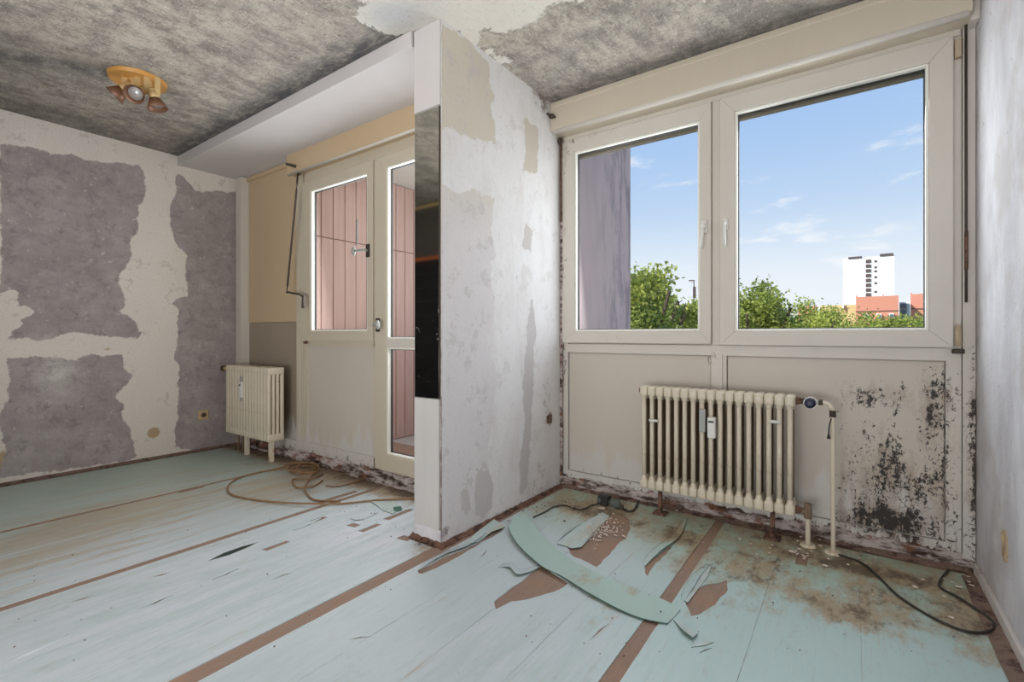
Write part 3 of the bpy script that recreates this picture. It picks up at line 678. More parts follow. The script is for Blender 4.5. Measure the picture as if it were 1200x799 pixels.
def mitred(bm, x0, x1, z0, z1, a0, a1, c0, c1, y0, y1, gap=.0006, bev=.004):
    """four mitred bars between outer (x0,x1,z0,z1) and inner (a0,a1,c0,c1) rectangles"""
    O = [(x0, z0), (x1, z0), (x1, z1), (x0, z1)]; I = [(a0, c0), (a1, c0), (a1, c1), (a0, c1)]
    for i in range(4):
        j = (i + 1) % 4; q = [O[i], O[j], I[j], I[i]]
        d = Vector((O[j][0] - O[i][0], O[j][1] - O[i][1])).normalized() * gap
        q = [(q[0][0] + d.x, q[0][1] + d.y), (q[1][0] - d.x, q[1][1] - d.y), (q[2][0] - d.x, q[2][1] - d.y), (q[3][0] + d.x, q[3][1] + d.y)]
        f = [bm.verts.new((x, y0, z_)) for x, z_ in q]; b = [bm.verts.new((x, y1, z_)) for x, z_ in q]
        bm.faces.new(f); bm.faces.new(b[::-1])
        for k in range(4): bm.faces.new((f[k], b[k], b[(k + 1) % 4], f[(k + 1) % 4]))
        bmesh.ops.bevel(bm, geom=[bm.edges.get((f[0], f[1])), bm.edges.get((f[2], f[3]))], offset=bev, segments=2, profile=.5, affect='EDGES')
    bmesh.ops.recalc_face_normals(bm, faces=bm.faces); return bm
def glazed(parent, x0, x1, z0, z1, gx0, gx1, gz0, gz1, yf, name='sash', cross=None):
    bm = BM(); b = .012
    mitred(bm, x0, x1, z0, z1, gx0 - b, gx1 + b, gz0 - b, gz1 + b, yf, yf + .055)
    sash = put(name, bm, M['frame' if yf > 2.5 else 'frame_left'], parent); attrs(sash, mold_f if yf > 2.5 else None)
    spans = [(gz0, gz1)]
    if cross:
        spans = [(gz0, cross[0]), (cross[1], gz1)]
        bm = BM(); box(bm, gx0 - b, gx1 + b, yf + .002, yf + .055, cross[0] + b, cross[1] - b, .003); o = put('cross_rail', bm, M['frame'], sash); attrs(o)
    for a, c in spans:
        bm = BM(); mitred(bm, gx0 - b, gx1 + b, a - b, c + b, gx0, gx1, a, c, yf + .006, yf + .04, bev=.003); put('glazing_bead', bm, M['bead'], sash)
        bm = BM(); mitred(bm, gx0 - .001, gx1 + .001, a - .001, c + .001, gx0 + .004, gx1 - .004, a + .004, c - .004, yf + .03, yf + .045, bev=.0005); put('rubber_seal', bm, M['seal'], sash)
        bm = BM(); box(bm, gx0, gx1, yf + .036, yf + .040, a, c); put('glass_pane', bm, M['glass'], sash)
    return sash
def handle(parent, x, z, yf, lean=.0):
    bm = BM(); box(bm, x - .015, x + .015, yf - .012, yf, z - .035, z + .035, .004)
    box(bm, x - .009, x + .009, yf - .035, yf - .01, z - .009, z + .012, .004)
    tube(bm, [(x, yf - .03, z + .008), (x - lean * .3, yf - .036, z - .04), (x - lean, yf - .034, z - .125)], .0085, 8, 4)
    return put('handle', bm, M['white'], parent, smooth=True, label='white window handle')
w1 = empty('window_1', (-.6, YW, .945), None, None); w1['kind'] = 'structure'
s1 = glazed(w1, -1.583, -.640, .952, 2.285, -1.474, -.711, 1.037, 2.187, 2.772)
s2 = glazed(w1, -.596, .348, .947, 2.290, -.508, .256, 1.034, 2.187, 2.772)
handle(s1, -.672, 1.60, 2.772, .012); handle(s2, -.566, 1.60, 2.772, -.004)
bm = BM(); box(bm, -.638, -.598, 2.790, 2.83, .945, 2.29, .003); o = put('mullion', bm, M['frame'], w1); attrs(o)
bm = BM(); box(bm, -1.585, .37, 2.785, 2.84, 2.288, 2.33); box(bm, -1.585, .35, 2.82, 2.86, .93, .96); o = put('outer_frame', bm, M['frame'], w1); attrs(o)
for x, z_ in ((.362, 2.225), (-1.592, 2.22)):
    bm = BM(); box(bm, x - .011, x + .011, 2.765, 2.795, z_ - .035, z_ + .04, .004); put('hinge_cover', bm, M['tan_plastic'], w1, label='tan plastic hinge cover')
bm = BM(); cone(bm, (.362, 2.768, .955), (.362, 2.768, 1.035), .012, .011, 12); blob(bm, (.362, 2.768, 1.035), .011); put('hinge', bm, M['tan_plastic'], w1, smooth=True, label='tan cylindrical corner hinge')
bm = BM(); box(bm, .343, .382, 2.765, 2.795, .922, .942, .004); put('hinge_bracket', bm, M['dark_metal'], w1)
bm = BM(); box(bm, -1.605, -1.575, 2.765, 2.795, .92, .945, .003); cone(bm, (-1.59, 2.77, .94), (-1.59, 2.77, 1.0), .007, .007, 8); put('hinge', bm, M['rust'], w1, label='rusty lower hinge')
# ends of the roller shutters, seen through the top of the panes
for a, b in ((-1.60, -.62), (-.60, .37)):
    bm = BM(); box(bm, a, b, 2.885, 2.905, 2.21, 2.30, .002); box(bm, a, b, 2.88, 2.91, 2.192, 2.211, .003)
    put('shutter_end', bm, M['shutter'], w1, label='grey-brown end slat of the shutter'); 
# rods beside the window
def rod(name, pts, r, m, label, cat): 
    bm = BM(); tube(bm, pts, r, 8, 1); return put(name, bm, M[m], None, True, label=label, cat=cat)
t = empty('shutter_rod', (.385, 2.765, 1.14), 'dark thin rod hanging down the frame right of the large window', 'rod')
bm = BM(); tube(bm, [(.385, 2.765, 2.36), (.386, 2.766, 1.14)], .0048, 8, 1); put('rod', bm, M['dark_metal'], t, True)
bm = BM(); tube(bm, [(.386, 2.764, 1.28), (.386, 2.764, 1.44)], .0065, 8, 1); put('sleeve', bm, M['rust'], t, True)
bm = BM(); blob(bm, (.385, 2.75, 2.375), .016, 1, 1.4, 1.3); box(bm, .37, .415, 2.74, 2.79, 2.38, 2.395, .003); put('bracket', bm, M['dark_metal'], t)
t = empty('shutter_rod', (-1.578, 2.755, 1.5), 'corroded rod in the corner left of the small window', 'rod')
bm = BM(); tube(bm, [(-1.578, 2.755, 2.27), (-1.576, 2.757, 1.85), (-1.578, 2.755, 1.75)], .0065, 8, 1); put('rod', bm, M['rust'], t, True)
bm = BM(); blob(bm, (-1.575, 2.745, 2.28), .016, 1, 1.4, 1.5); put('bracket', bm, M['dark_metal'], t)
bm = BM(); blob(bm, (-1.572, 2.63, 2.40), .014, 1.3, 1, 1.2); cone(bm, (-1.59, 2.6, 2.41), (-1.56, 2.66, 2.40), .008, .008, 8)
put('pipe_bracket', bm, M['dark_metal'], None, True, label='dark rusty bracket in the corner under the ceiling', cat='bracket')
bm = BM(); tube(bm, [(-1.583, 2.775, z_) for z_ in np.linspace(.03, 2.3, 30)], .010, 8, 1); roughen(bm, .006, 14)
put('corner_pipe', bm, M['rubble'], None, label='thin rusty pipe in the corner between middle wall and window', cat='pipe')

# ------------------------------------------------------------------ balcony side of the left room
def dmold(P):
    Z = P[:, 2]; return .7 * np.exp(-((Z - .05) / .06) ** 2)
def drail(name, x0, x1, z0, z1, y0, y1, parent, m='frame_left', lab=None):
    bm = BM(); grid_box(bm, x0, x1, y0, y1, z0, z1, .05); o = put(name, bm, M[m], parent, label=lab); return attrs(o, dmold, clean_f)
bm = BM(); box(bm, XL, -3.53, 2.145, 2.18, 0, 2.43); box(bm, XL, XP0, 2.145, 2.18, 2.2, 2.43); box(bm, -3.53, -2.65, 2.145, 2.18, 0, .93)
wd = struct('wall_balcony', bm, M['panelbeige']); attrs(wd)
drail('upper_panel', -4.45, -3.64, 1.115, 2.42, 2.128, 2.146, wd, 'panelbeige'); drail('lower_panel', -4.45, -3.64, .15, 1.112, 2.133, 2.146, wd, 'panelgrey', 'grey-brown lower panel')
drail('bottom_rail', -4.55, -3.64, .085, .155, 2.115, 2.146, wd); drail('post', -3.636, -3.536, .085, 2.30, 2.11, 2.146, wd); drail('bead_strip', -3.60, -3.585, .085, 2.28, 2.105, 2.112, wd)
drail('riser_casing', -4.545, -4.455, .72, 2.42, 2.06, 2.146, wd, 'frame', 'boxed riser pipe')
drail('corner_batten', -4.595, -4.56, .1, 2.42, 2.09, 2.146, wd, 'panelbeige')
drail('top_batten', -4.45, -3.66, 2.385, 2.42, 2.11, 2.13, wd, 'panelbeige')
drail('infill_panel', -3.50, -2.675, .165, .92, 2.126, 2.146, wd, 'panel'); drail('bottom_rail', -3.53, -2.66, .085, .165, 2.112, 2.146, wd)
drail('middle_rail', -3.53, -2.66, .92, .96, 2.112, 2.146, wd); drail('stile', -3.53, -3.50, .165, .92, 2.112, 2.146, wd); drail('stile', -2.675, -2.645, .085, 2.2, 2.112, 2.146, wd)
bm = BM(); gridface(bm, (XL, 2.10, 0), (XP0 - XL, 0, 0), (0, .015, .09), 160, 7); roughen(bm, .014, 15); put('crumbling_base', bm, M['rubble'], wd, label='crumbling dark foot of the balcony wall')
bm = BM(); grid_box(bm, -3.655, XP0, 2.04, 2.146, 2.275, 2.425, .05); o = struct('trim_4', bm, M['panelbeige']); attrs(o)
bm = BM(); cone(bm, (-3.655, 2.055, 2.278), (XP0, 2.055, 2.278), .015, .015, 12); o2 = put('lower_moulding', bm, M['frame'], o, True); attrs(o2)
bm = BM(); box(bm, -3.53, XP0, 2.112, 2.15, 2.195, 2.28); o = put('head_rail', bm, M['frame_left'], wd); attrs(o)
w2 = empty('window_2', (-3.09, YD, .96), None, None); w2['kind'] = 'structure'
s3 = glazed(w2, -3.524, -2.664, .962, 2.195, -3.398, -2.734, 1.043, 2.108, 2.09)
d1 = empty('door_1', (-2.2, YD, .09), None, None); d1['kind'] = 'structure'
s4 = glazed(d1, -2.642, -1.82, .10, 2.195, -2.511, -1.93, .222, 2.108, 2.09, 'door_leaf', (.909, .989))
bm = BM(); box(bm, -1.818, XP0, 2.10, 2.146, .09, 2.2, .003); o = put('door_jamb', bm, M['frame'], d1); attrs(o)
def lever(parent, x, z, yf, d):
    bm = BM(); box(bm, x - .016, x + .016, yf - .012, yf, z - .045, z + .045, .003); put('handle_plate', bm, M['dark_metal'], parent)
    bm = BM(); tube(bm, [(x, yf - .01, z), (x, yf - .045, z), (x + d, yf - .055, z)], .009, 8, 3); blob(bm, (x + d, yf - .055, z), .018, .7, 1, 1.8); put('handle', bm, M['grey_metal'], parent, True, label='bare grip stub of the handle')
lever(s3, -2.705, 1.58, 2.09, -.09); lever(s4, -2.60, 1.07, 2.09, .06)
bm = BM(); box(bm, -2.79, -2.775, 2.05, 2.056, 1.62, 1.80, .002); put('handle_strip', bm, M['grey_metal'], s3, label='perforated grey strip by the handle')
bm = BM(); box(bm, -3.50, -3.46, 2.085, 2.1, .935, .955, .003); put('hinge', bm, M['rust'], s3)
# crank rod of the awning
t = empty('awning_crank', (-3.62, 2.03, 1.3), 'thin kinked awning crank rod hanging left of the balcony window', 'crank rod')
bm = BM(); tube(bm, [onY(349, 203, 2.03), onY(346, 240, 2.03), onY(337, 334, 2.03), onY(338, 342, 2.03), onY(351, 345, 2.03), onY(356, 349, 2.03)], .0075, 8, 3); put('rod', bm, M['dark_metal'], t, True)
bm = BM(); tube(bm, [onY(355.5, 346, 2.03), onY(355, 361, 2.03)], .011, 8, 1); put('grip', bm, M['dark_metal'], t, True)
bm = BM(); cone(bm, onY(335, 192, 1.98), onY(347, 195, 2.04), .010, .012, 10); put('bracket', bm, M['dark_metal'], t)
bm = BM(); blob(bm, onY(350, 204, 2.03), .014, 1.6, 1, .8); put('joint', bm, M['dark_metal'], t)
# baseboards
bm = BM(); box(bm, XL, XL + .018, -.55, 2.1, .0, .022, .003); struct('baseboard_left', bm, M['brown_trim'])
bm = BM(); gridface(bm, (XL + .02, -.55, .012), (.03, 0, -.008), (0, 2.6, 0), 3, 100); roughen(bm, .004, 20); struct('baseboard_left_strip', bm, M['brown_trim'])
bm = BM(); box(bm, XR - .014, XR + .001, -2.5, 2.75, .005, .05, .004); struct('baseboard_right', bm, M['white_trim'])
bm = BM(); gridface(bm, (XR - .06, -2.5, .006), (.05, 0, .006), (0, 5.2, 0), 3, 150); roughen(bm, .005, 20); struct('baseboard_right_strip', bm, M['brown_trim'])

# ------------------------------------------------------------------ radiators
def section_round(x, y0, y1, z0, z1, pitch):
    bm = BM(); r = .0118; n = 3
    for k in range(n):
        y = y0 + .016 + (y1 - y0 - .032) * k / (n - 1); nf = len(bm.faces); tube(bm, [(x, y, z0 + .03), (x, y, z1 - .03)], r, 10, 1); bm.faces.ensure_lookup_table()
        for f in list(bm.faces)[nf:]: f.material_index = 1 if k else 0  # rear columns take the brown with shade painted in
    for zc in (z0 + .028, z1 - .030):
        b0 = len(bm.verts); box(bm, x - pitch / 2 + .0006, x + pitch / 2 - .0006, y0 - .003, y1 + .003, zc - .027, zc + .027, .013, 4)
    for k in range(n):
        y = y0 + .016 + (y1 - y0 - .032) * k / (n - 1)
        cone(bm, (x, y, z0 + .05), (x, y, z0 + .075), .018, r, 10, False); cone(bm, (x, y, z1 - .075), (x, y, z1 - .05), r, .018, 10, False)
    return bm
def section_flat(x, y0, y1, z0, z1, pitch):
    bm = BM(); n = 4; dy = (y1 - y0) / n
    for k in range(n):
        a = y0 + dy * k + .006 * (k > 0); b = y0 + dy * (k + 1) - .006 * (k < n - 1)
        box(bm, x - pitch / 2 + .004, x + pitch / 2 - .004, a, b, z0 + .04, z1 - .04, .006, 2)
    for zc in (z0 + .028, z1 - .028): box(bm, x - pitch / 2 + .0006, x + pitch / 2 - .0006, y0, y1, zc - .028, zc + .028, .008, 3)
    return bm
def radiator(name, label, x0, n, pitch, y0, y1, z0, z1, fn):
    t = empty(name, (x0 + n * pitch / 2, (y0 + y1) / 2, 0), label, 'radiator', 'cream radiators under the windows')
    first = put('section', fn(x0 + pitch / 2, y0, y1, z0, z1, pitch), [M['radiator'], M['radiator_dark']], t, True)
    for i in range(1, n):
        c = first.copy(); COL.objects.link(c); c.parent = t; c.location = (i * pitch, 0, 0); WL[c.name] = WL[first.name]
    return t
PI1 = .757 / 17
r1 = radiator('radiator', 'cream column radiator with bare round tubes under the large window', -.983, 17, PI1, 2.605, 2.705, .142, .718, section_round)
for x, z_ in ((-.90, .53), (-.31, .585)):
    bm = BM(); cone(bm, (x - .025, 2.60, z_), (x + .025, 2.60, z_), .008, .008, 10); put('clamp', bm, M['white'], r1, True)
bm = BM(); box(bm, -.655, -.625, 2.583, 2.602, .500, .618, .002); 
for q in (.525, .56, .595): cone(bm, (-.640, 2.580, q), (-.640, 2.584, q), .004, .004, 8)
put('meter_bracket', bm, M['grey_metal'], r1, label='grey metal mounting strip')
bm = BM(); box(bm, -.612, -.574, 2.570, 2.602, .475, .582, .005); mt_ = put('heat_meter', bm, M['white'], r1, label='white heat meter with a small dark display')
bm = BM(); box(bm, -.606, -.580, 2.5685, 2.571, .555, .564); put('display', bm, M['black'], mt_)
bm = BM(); cone(bm, (-1.0, 2.655, .688), (-.983, 2.655, .688), .014, .02, 10); put('end_plug', bm, M['rust'], r1); 
for x, zz in ((-.88, .142), (-.325, .142)):
    bm = BM(); box(bm, x - .010, x + .010, 2.64, 2.66, .005, zz + .01, .002); box(bm, x - .035, x + .035, 2.62, 2.69, .004, .014, .003); put('foot', bm, M['rust'], r1, label='rusty steel foot')
bm = BM(); cone(bm, (-.226, 2.655, .688), (-.200, 2.655, .688), .020, .013, 12); put('pipe_union', bm, M['rust'], r1)
bm = BM(); cone(bm, (-.226, 2.655, .168), (-.202, 2.655, .168), .020, .013, 12); put('pipe_union', bm, M['rust'], r1)
# valve and pipes
t = empty('supply_pipe', (-.078, 2.635, 0), 'cream heating pipe with a dark thermostat knob right of the window radiator', 'pipe')
bm = BM(); tube(bm, [(-.198, 2.65, .688), (-.13, 2.65, .688), (-.10, 2.648, .683), (-.083, 2.645, .66), (-.080, 2.64, .62), (-.078, 2.635, .3), (-.078, 2.635, .0)], .0095, 10, 5); put('pipe', bm, M['radiator'], t, True)
bm = BM(); cone(bm, (-.165, 2.65, .688), (-.165, 2.60, .688), .024, .028, 20); put('valve_ring', bm, M['white'], t)
bm = BM(); cone(bm, (-.165, 2.60, .688), (-.165, 2.567, .688), .024, .022, 20); blob(bm, (-.165, 2.568, .688), .0215, 1, .3, 1); put('valve_knob', bm, M['navy'], t, True, label='dark blue thermostat knob')
bm = BM(); cone(bm, (-.135, 2.65, .688), (-.118, 2.65, .688), .013, .013, 6); put('nut', bm, M['dark_metal'], t)
bm = BM(); cone(bm, (-.199, 2.65, .688), (-.188, 2.65, .688), .015, .015, 6); put('nut', bm, M['dark_metal'], t)
bm = BM(); cone(bm, (-.080, 2.642, .655), (-.080, 2.64, .625), .013, .013, 8); put('nut', bm, M['dark_metal'], t)
bm = BM(); cone(bm, (-.078, 2.635, .004), (-.078, 2.635, .014), .034, .028, 20); put('floor_rosette', bm, M['radiator'], t)
bm = BM(); tube(bm, [(-.082, 2.64, .63), (-.092, 2.62, .59), (-.094, 2.61, .55)], .003, 6, 4); cone(bm, (-.094, 2.61, .555), (-.094, 2.61, .53), .003, .008, 8); put('dangling_wire', bm, M['black'], t)
t = empty('return_pipe', (-.178, 2.655, 0), 'short return pipe at the lower right corner of the window radiator', 'pipe')
bm = BM(); tube(bm, [(-.19, 2.655, .168), (-.178, 2.655, .166), (-.178, 2.655, .14), (-.178, 2.655, 0)], .011, 10, 4); put('pipe', bm, M['radiator'], t, True)
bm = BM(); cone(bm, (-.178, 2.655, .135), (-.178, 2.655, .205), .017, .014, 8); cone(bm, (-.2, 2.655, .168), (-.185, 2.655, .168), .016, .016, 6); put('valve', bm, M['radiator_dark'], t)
bm = BM(); cone(bm, (-.178, 2.655, .004), (-.178, 2.655, .014), .034, .028, 20); put('floor_rosette', bm, M['radiator'], t)
r2 = radiator('radiator', 'cream flat-tube radiator in the corner by the grey stripped wall', -4.39, 15, .0473, 1.905, 2.035, .172, .748, section_flat)
bm = BM(); cone(bm, (-4.50, 1.95, .71), (-4.39, 1.95, .71), .022, .020, 14); put('valve_body', bm, M['yellow_socket'], r2, True)
bm = BM(); cone(bm, (-4.535, 1.95, .71), (-4.495, 1.95, .71), .026, .026, 16); put('valve_knob', bm, M['dark_metal'], r2, label='dark valve knob')
bm = BM(); box(bm, -4.115, -4.075, 1.885, 1.906, .49, .62, .004); mt_ = put('heat_meter', bm, M['white'], r2, label='white heat meter')
bm = BM(); box(bm, -4.105, -4.085, 1.883, 1.886, .585, .60); put('display', bm, M['black'], mt_)
bm = BM(); box(bm, -4.107, -4.08, 1.893, 1.906, .462, .665, .002); put('meter_bracket', bm, M['grey_metal'], r2)
for x in (-4.12, -3.73):
    bm = BM(); box(bm, x - .018, x + .018, 1.94, 1.97, .005, .18, .003); put('foot', bm, M['radiator'], r2)
for x in (-4.36, -4.28):
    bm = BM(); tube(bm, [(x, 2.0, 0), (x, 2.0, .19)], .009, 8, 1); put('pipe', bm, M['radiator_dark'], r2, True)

# ------------------------------------------------------------------ mirror, lamp, sockets
bm = BM(); box(bm, XP0 + .002, XP1 - .012, YP - .008, YP - .0005, .697, 2.09, .0015)
mi = put('wall_mirror', bm, M['mirror'], None, label='narrow smoked mirror strip on the end of the middle wall', cat='mirror')
bm = BM(); box(bm, XP1 - .012, XP1 - .007, YP - .010, YP - .0005, .697, 2.09, .001); put('mirror_edge', bm, M['dark_metal'], mi)
LX, LY = -3.41, 1.0
t = empty('ceiling_spotlight', (LX, LY, H), 'round pine ceiling lamp with three swivelling spots', 'ceiling lamp')
bm = BM(); cone(bm, (LX, LY, H - .002), (LX, LY, H - .022), .142, .135, 40); put('base', bm, M['pine'], t, label='round lacquered pine plate')
rt = Vector((C_, S_, 0)); fw = Vector((-S_, C_, 0)); up = Vector((0, 0, 1))
for (px, py, tt, d, sx) in ((143, 106, 2.73, Vector((0, 0, 0)) - rt * .75 - up * .75 - fw * .25, -.065), (162, 108, 2.70, -fw * .75 + rt * .12 - up * .62, 0), (182, 117, 2.75, rt * .22 - up * 1.0 + fw * .1, .08)):
    c = Vector(ray(px, py)) * tt + Vector((0, 0, 1)) - Vector((0, 0, 0)); d.normalize()
    sp = None
    a = c - d * .045
    bm = BM(); cone(bm, a, c - d * .002, .025, .028, 16); blob(bm, a, .025, 1, 1, 1, 2); sp = put('spot', bm, M['pale_wood'], t, True)
    bm = BM(); cone(bm, c - d * .006, c + d * .052, .028, .052, 20, False); bmesh.ops.solidify(bm, geom=list(bm.faces), thickness=.002); put('shade', bm, M['brown_shade'], sp, True)
    bm = BM(); cone(bm, c + d * .022, c + d * .032, .034, .036, 18); put('bulb', bm, M['bulb'], sp, True)
    bm = BM()
    for sg in (-1, 1):
        p = a + rt * sg * .026; box(bm, p.x - .005, p.x + .005, p.y - .013, p.y + .013, p.z - .018, H - .02, .002)
    put('bracket', bm, M['pale_wood'], t)
def socket(x, y, z, axis, label, m, sz=.04, hole=True):
    sx = 1 if axis > 0 else -1
    t = empty('wall_socket', (x, y, z), label, 'socket')
    bm = BM(); box(bm, min(x, x + sx * .012), max(x, x + sx * .012), y - sz, y + sz, z - sz, z + sz, .004); put('plate', bm, M[m], t)
    if hole:
        bm = BM(); cone(bm, (x + sx * .008, y, z), (x + sx * .016, y, z), sz * .56, sz * .56, 20); put('insert', bm, M['radiator_dark'], t)
        bm = BM(); cone(bm, (x + sx * .012, y, z), (x + sx * .0175, y, z), sz * .3, sz * .3, 16); put('recess', bm, M['dark_metal'], t)
    return t
socket(XL, 1.814, .31, 1, 'yellowed wall socket low on the grey stripped wall', 'yellow_socket')
socket(XP1, 2.624, .465, 1, 'grimy dark socket hole low on the middle wall', 'rust', .026)
t = empty('wall_socket', (XR, 2.31, .285), 'pale torn socket patch low on the right wall', 'socket')
bm = BM(); pg = [(2.31 + .042 * rnd.uniform(.75, 1.15) * math.cos(a), .285 + .06 * rnd.uniform(.8, 1.15) * math.sin(a)) for a in np.linspace(0, 6.283, 15)[:-1]]
f_ = bm.faces.new([bm.verts.new((XR - .003, a, b)) for a, b in pg]); r_ = bmesh.ops.extrude_face_region(bm, geom=[f_])
for v in r_['geom']:
    if isinstance(v, bmesh.types.BMVert): v.co.x += .004
bmesh.ops.recalc_face_normals(bm, faces=bm.faces); put('plate', bm, M['torn_patch'], t)
bm = BM(); cone(bm, (XR - .002, 2.33, .30), (XR - .0045, 2.33, .30), .016, .014, 9); put('plaster_lump', bm, M['yellow_socket'], t)

# ------------------------------------------------------------------ cables and debris
def cable(name, runs, r, m, label):
    bm = BM()
    for pts in runs: tube(bm, [onZ(p[0], p[1], (p[2] if len(p) > 2 else 0) + ZT + r * 1.3) for p in pts], r, 6, 5)
    return put(name, bm, M[m], None, True, label=label, cat='cable', group='loose cables on the floor')
loops = []
for (cx, cy, rx, ry, h) in ((355, 549, 17, 6, .0), (358, 551, 15, 5, .012), (352, 547, 19, 5, .02), (361, 548, 13, 6, .03)):
    loops.append([(cx + rx * math.cos(a), cy + ry * math.sin(a), h) for a in np.linspace(0, 6.1, 14)])
loops.append([(399, 587), (380, 587), (367, 585), (360, 579), (357, 571), (364, 560), (372, 548), (376, 543, .02)])
loops.append([(378, 563), (369, 569), (359, 571, .01), (348, 571), (343, 565), (345, 561), (364, 561, .012), (378, 556)])
cable('cable_coil', loops[:4] + loops[4:], .0055, 'cable_brown', 'tangled coil of tan cable at the foot of the balcony wall')
cable('loose_cable', [[(372, 545), (350, 547), (310, 552), (280, 560), (267, 570), (271, 579), (290, 584), (320, 588), (360, 590, .01), (400, 590), (440, 586), (482, 584), (500, 583)]], .0055, 'cable_brown', 'tan cable looping out across the pale floor of the left room')
cable('loose_cable', [[(382, 569), (395, 570), (412, 566), (428, 560), (430, 556), (415, 552), (398, 551)]], .0045, 'cable_brown', 'thin tan cable bend nearest the balcony door foot')
cable('black_cable', [[(625, 606), (640, 599), (648, 594), (660, 592), (669, 594), (679, 597), (687, 595), (693, 592), (703, 590)]], .004, 'cable_black', 'thin black cable running from the middle wall to the junction boxes')
cr = lambda L: [(840 + x / 3.333, 600 + y / 3.333) for x, y in L]
cable('black_cable', [cr([(440, 160), (490, 170), (570, 200), (640, 260), (700, 320), (780, 375), (860, 420), (950, 458), (1020, 470), (1070, 462), (1086, 438), (1060, 410), (1000, 370), (940, 330), (890, 305), (868, 285), (880, 255), (905, 225)])], .0045, 'cable_black', 'black cable looping over the green floor in the right corner')
cq = lambda L: [(640 + x / 7.5, 540 + y / 7.5) for x, y in L]
cable('black_cable', [cq([(640, 330), (655, 390), (700, 440), (770, 435), (800, 375), (850, 335), (930, 370), (985, 405)]), cq([(660, 300), (720, 290), (790, 340), (800, 400), (740, 440), (690, 420)])], .004, 'cable_black', 'small tangle of black wire left of the radiator foot')
t = empty('junction_box', onZ(709, 590), 'dark dusty junction box on the floor under the window', 'junction box')
p = Vector(onZ(708, 592)); bm = BM(); box(bm, p.x - .035, p.x + .03, p.y - .02, p.y + .03, .004, .06, .006); roughen(bm, .006, 30); put('body', bm, M['black'], t)
bm = BM(); cone(bm, (p.x - .02, p.y - .022, .035), (p.x - .02, p.y - .03, .035), .012, .012, 10); put('plug_face', bm, M['grey_plastic'], t)
t = empty('junction_box', onZ(721, 594), 'grey dusty plug adapter right of the dark junction box', 'junction box')
p = Vector(onZ(721, 596)); bm = BM(); blob(bm, (p.x, p.y, .032), .03, 1.3, .9, .85); roughen(bm, .005, 25); put('body', bm, M['grey_plastic'], t, True)
bm = BM(); box(bm, p.x + .01, p.x + .05, p.y - .012, p.y + .01, .006, .03, .004); put('plug', bm, M['dark_metal'], t)
rnd = random.Random(9)
def flakes(name, spots, n, size, m, label):
    bm = BM()
    for _ in range(n):
        x, y, rx, ry = rnd.choice(spots); x, y, _z = onZ(x + rnd.gauss(0, rx), y + rnd.gauss(0, ry)); 
        if (x < -1.75 and y > 2.06) or (XP0 - .02 < x < XP1 + .01 and y > YP - .02) or y > 2.76 or (x > XR - .03): continue
        s_ = size * rnd.uniform(.4, 1.2); a0 = rnd.uniform(0, 6.28); k = rnd.randint(4, 6)
        zz = ZT + .003 + rnd.uniform(0, .003)
        tp = [Vector((x + s_ * rnd.uniform(.6, 1) * math.cos(a0 + 6.283 * i / k), y + s_ * rnd.uniform(.5, 1) * math.sin(a0 + 6.283 * i / k), zz + rnd.uniform(0, .004))) for i in range(k)]
        a = [bm.verts.new(p) for p in tp]; b = [bm.verts.new(p - Vector((0, 0, .0015))) for p in tp]
        bm.faces.new(a); bm.faces.new(b[::-1])
        for i in range(k): bm.faces.new((a[i], b[i], b[(i + 1) % k], a[(i + 1) % k]))
    return put(name, bm, M[m], None, label=label, cat='debris', kind='stuff')
flakes('paint_flakes', [(705, 622, 12, 6), (698, 624, 10, 8), (715, 615, 8, 6)], 150, .007, 'flake', 'pale paint flakes strewn over the brown oval hole')
flakes('paint_flakes', [(700, 598, 40, 6), (900, 640, 40, 6), (1100, 680, 30, 14), (1000, 655, 40, 5), (940, 650, 6, 4)], 70, .010, 'flake', 'white paint chips scattered along the foot of the window wall')
flakes('floor_crumbs', [(300, 640, 120, 60), (100, 700, 80, 60), (450, 600, 30, 15), (700, 730, 60, 30), (900, 720, 90, 40), (380, 555, 50, 10)], 120, .004, 'rust', 'small brown crumbs scattered over the pale floor')
flakes('floor_crumbs', [(520, 635, 8, 3), (560, 615, 15, 8), (620, 590, 20, 10), (500, 632, 10, 4)], 140, .008, 'rust', 'brown crumbs along the foot of the middle wall')
for x, y, lab, s_ in ((705, 597, 'largest white plaster chip on the floor under the window', .022), (731, 630, 'round white chip inside the brown oval hole', .012), (929, 648, 'white curled chip beside the radiator return pipe', .018), (1123, 690, 'off-white chip next to the black cable bend', .014)):
    c = onZ(x, y); bm = BM()
    k = 7; tp = [Vector((c[0] + s_ * rnd.uniform(.6, 1.2) * math.cos(6.283 * i / k), c[1] + s_ * .8 * rnd.uniform(.6, 1.1) * math.sin(6.283 * i / k), .007 + rnd.uniform(0, .006))) for i in range(k)]
    a = [bm.verts.new(p) for p in tp]; b = [bm.verts.new(p - Vector((0, 0, .003))) for p in tp]; bm.faces.new(a); bm.faces.new(b[::-1])
    for i in range(k): bm.faces.new((a[i], b[i], b[(i + 1) % k], a[(i + 1) % k]))
    put('plaster_chip', bm, M['flake'], None, label=lab, cat='debris', group='white plaster chips on the floor')

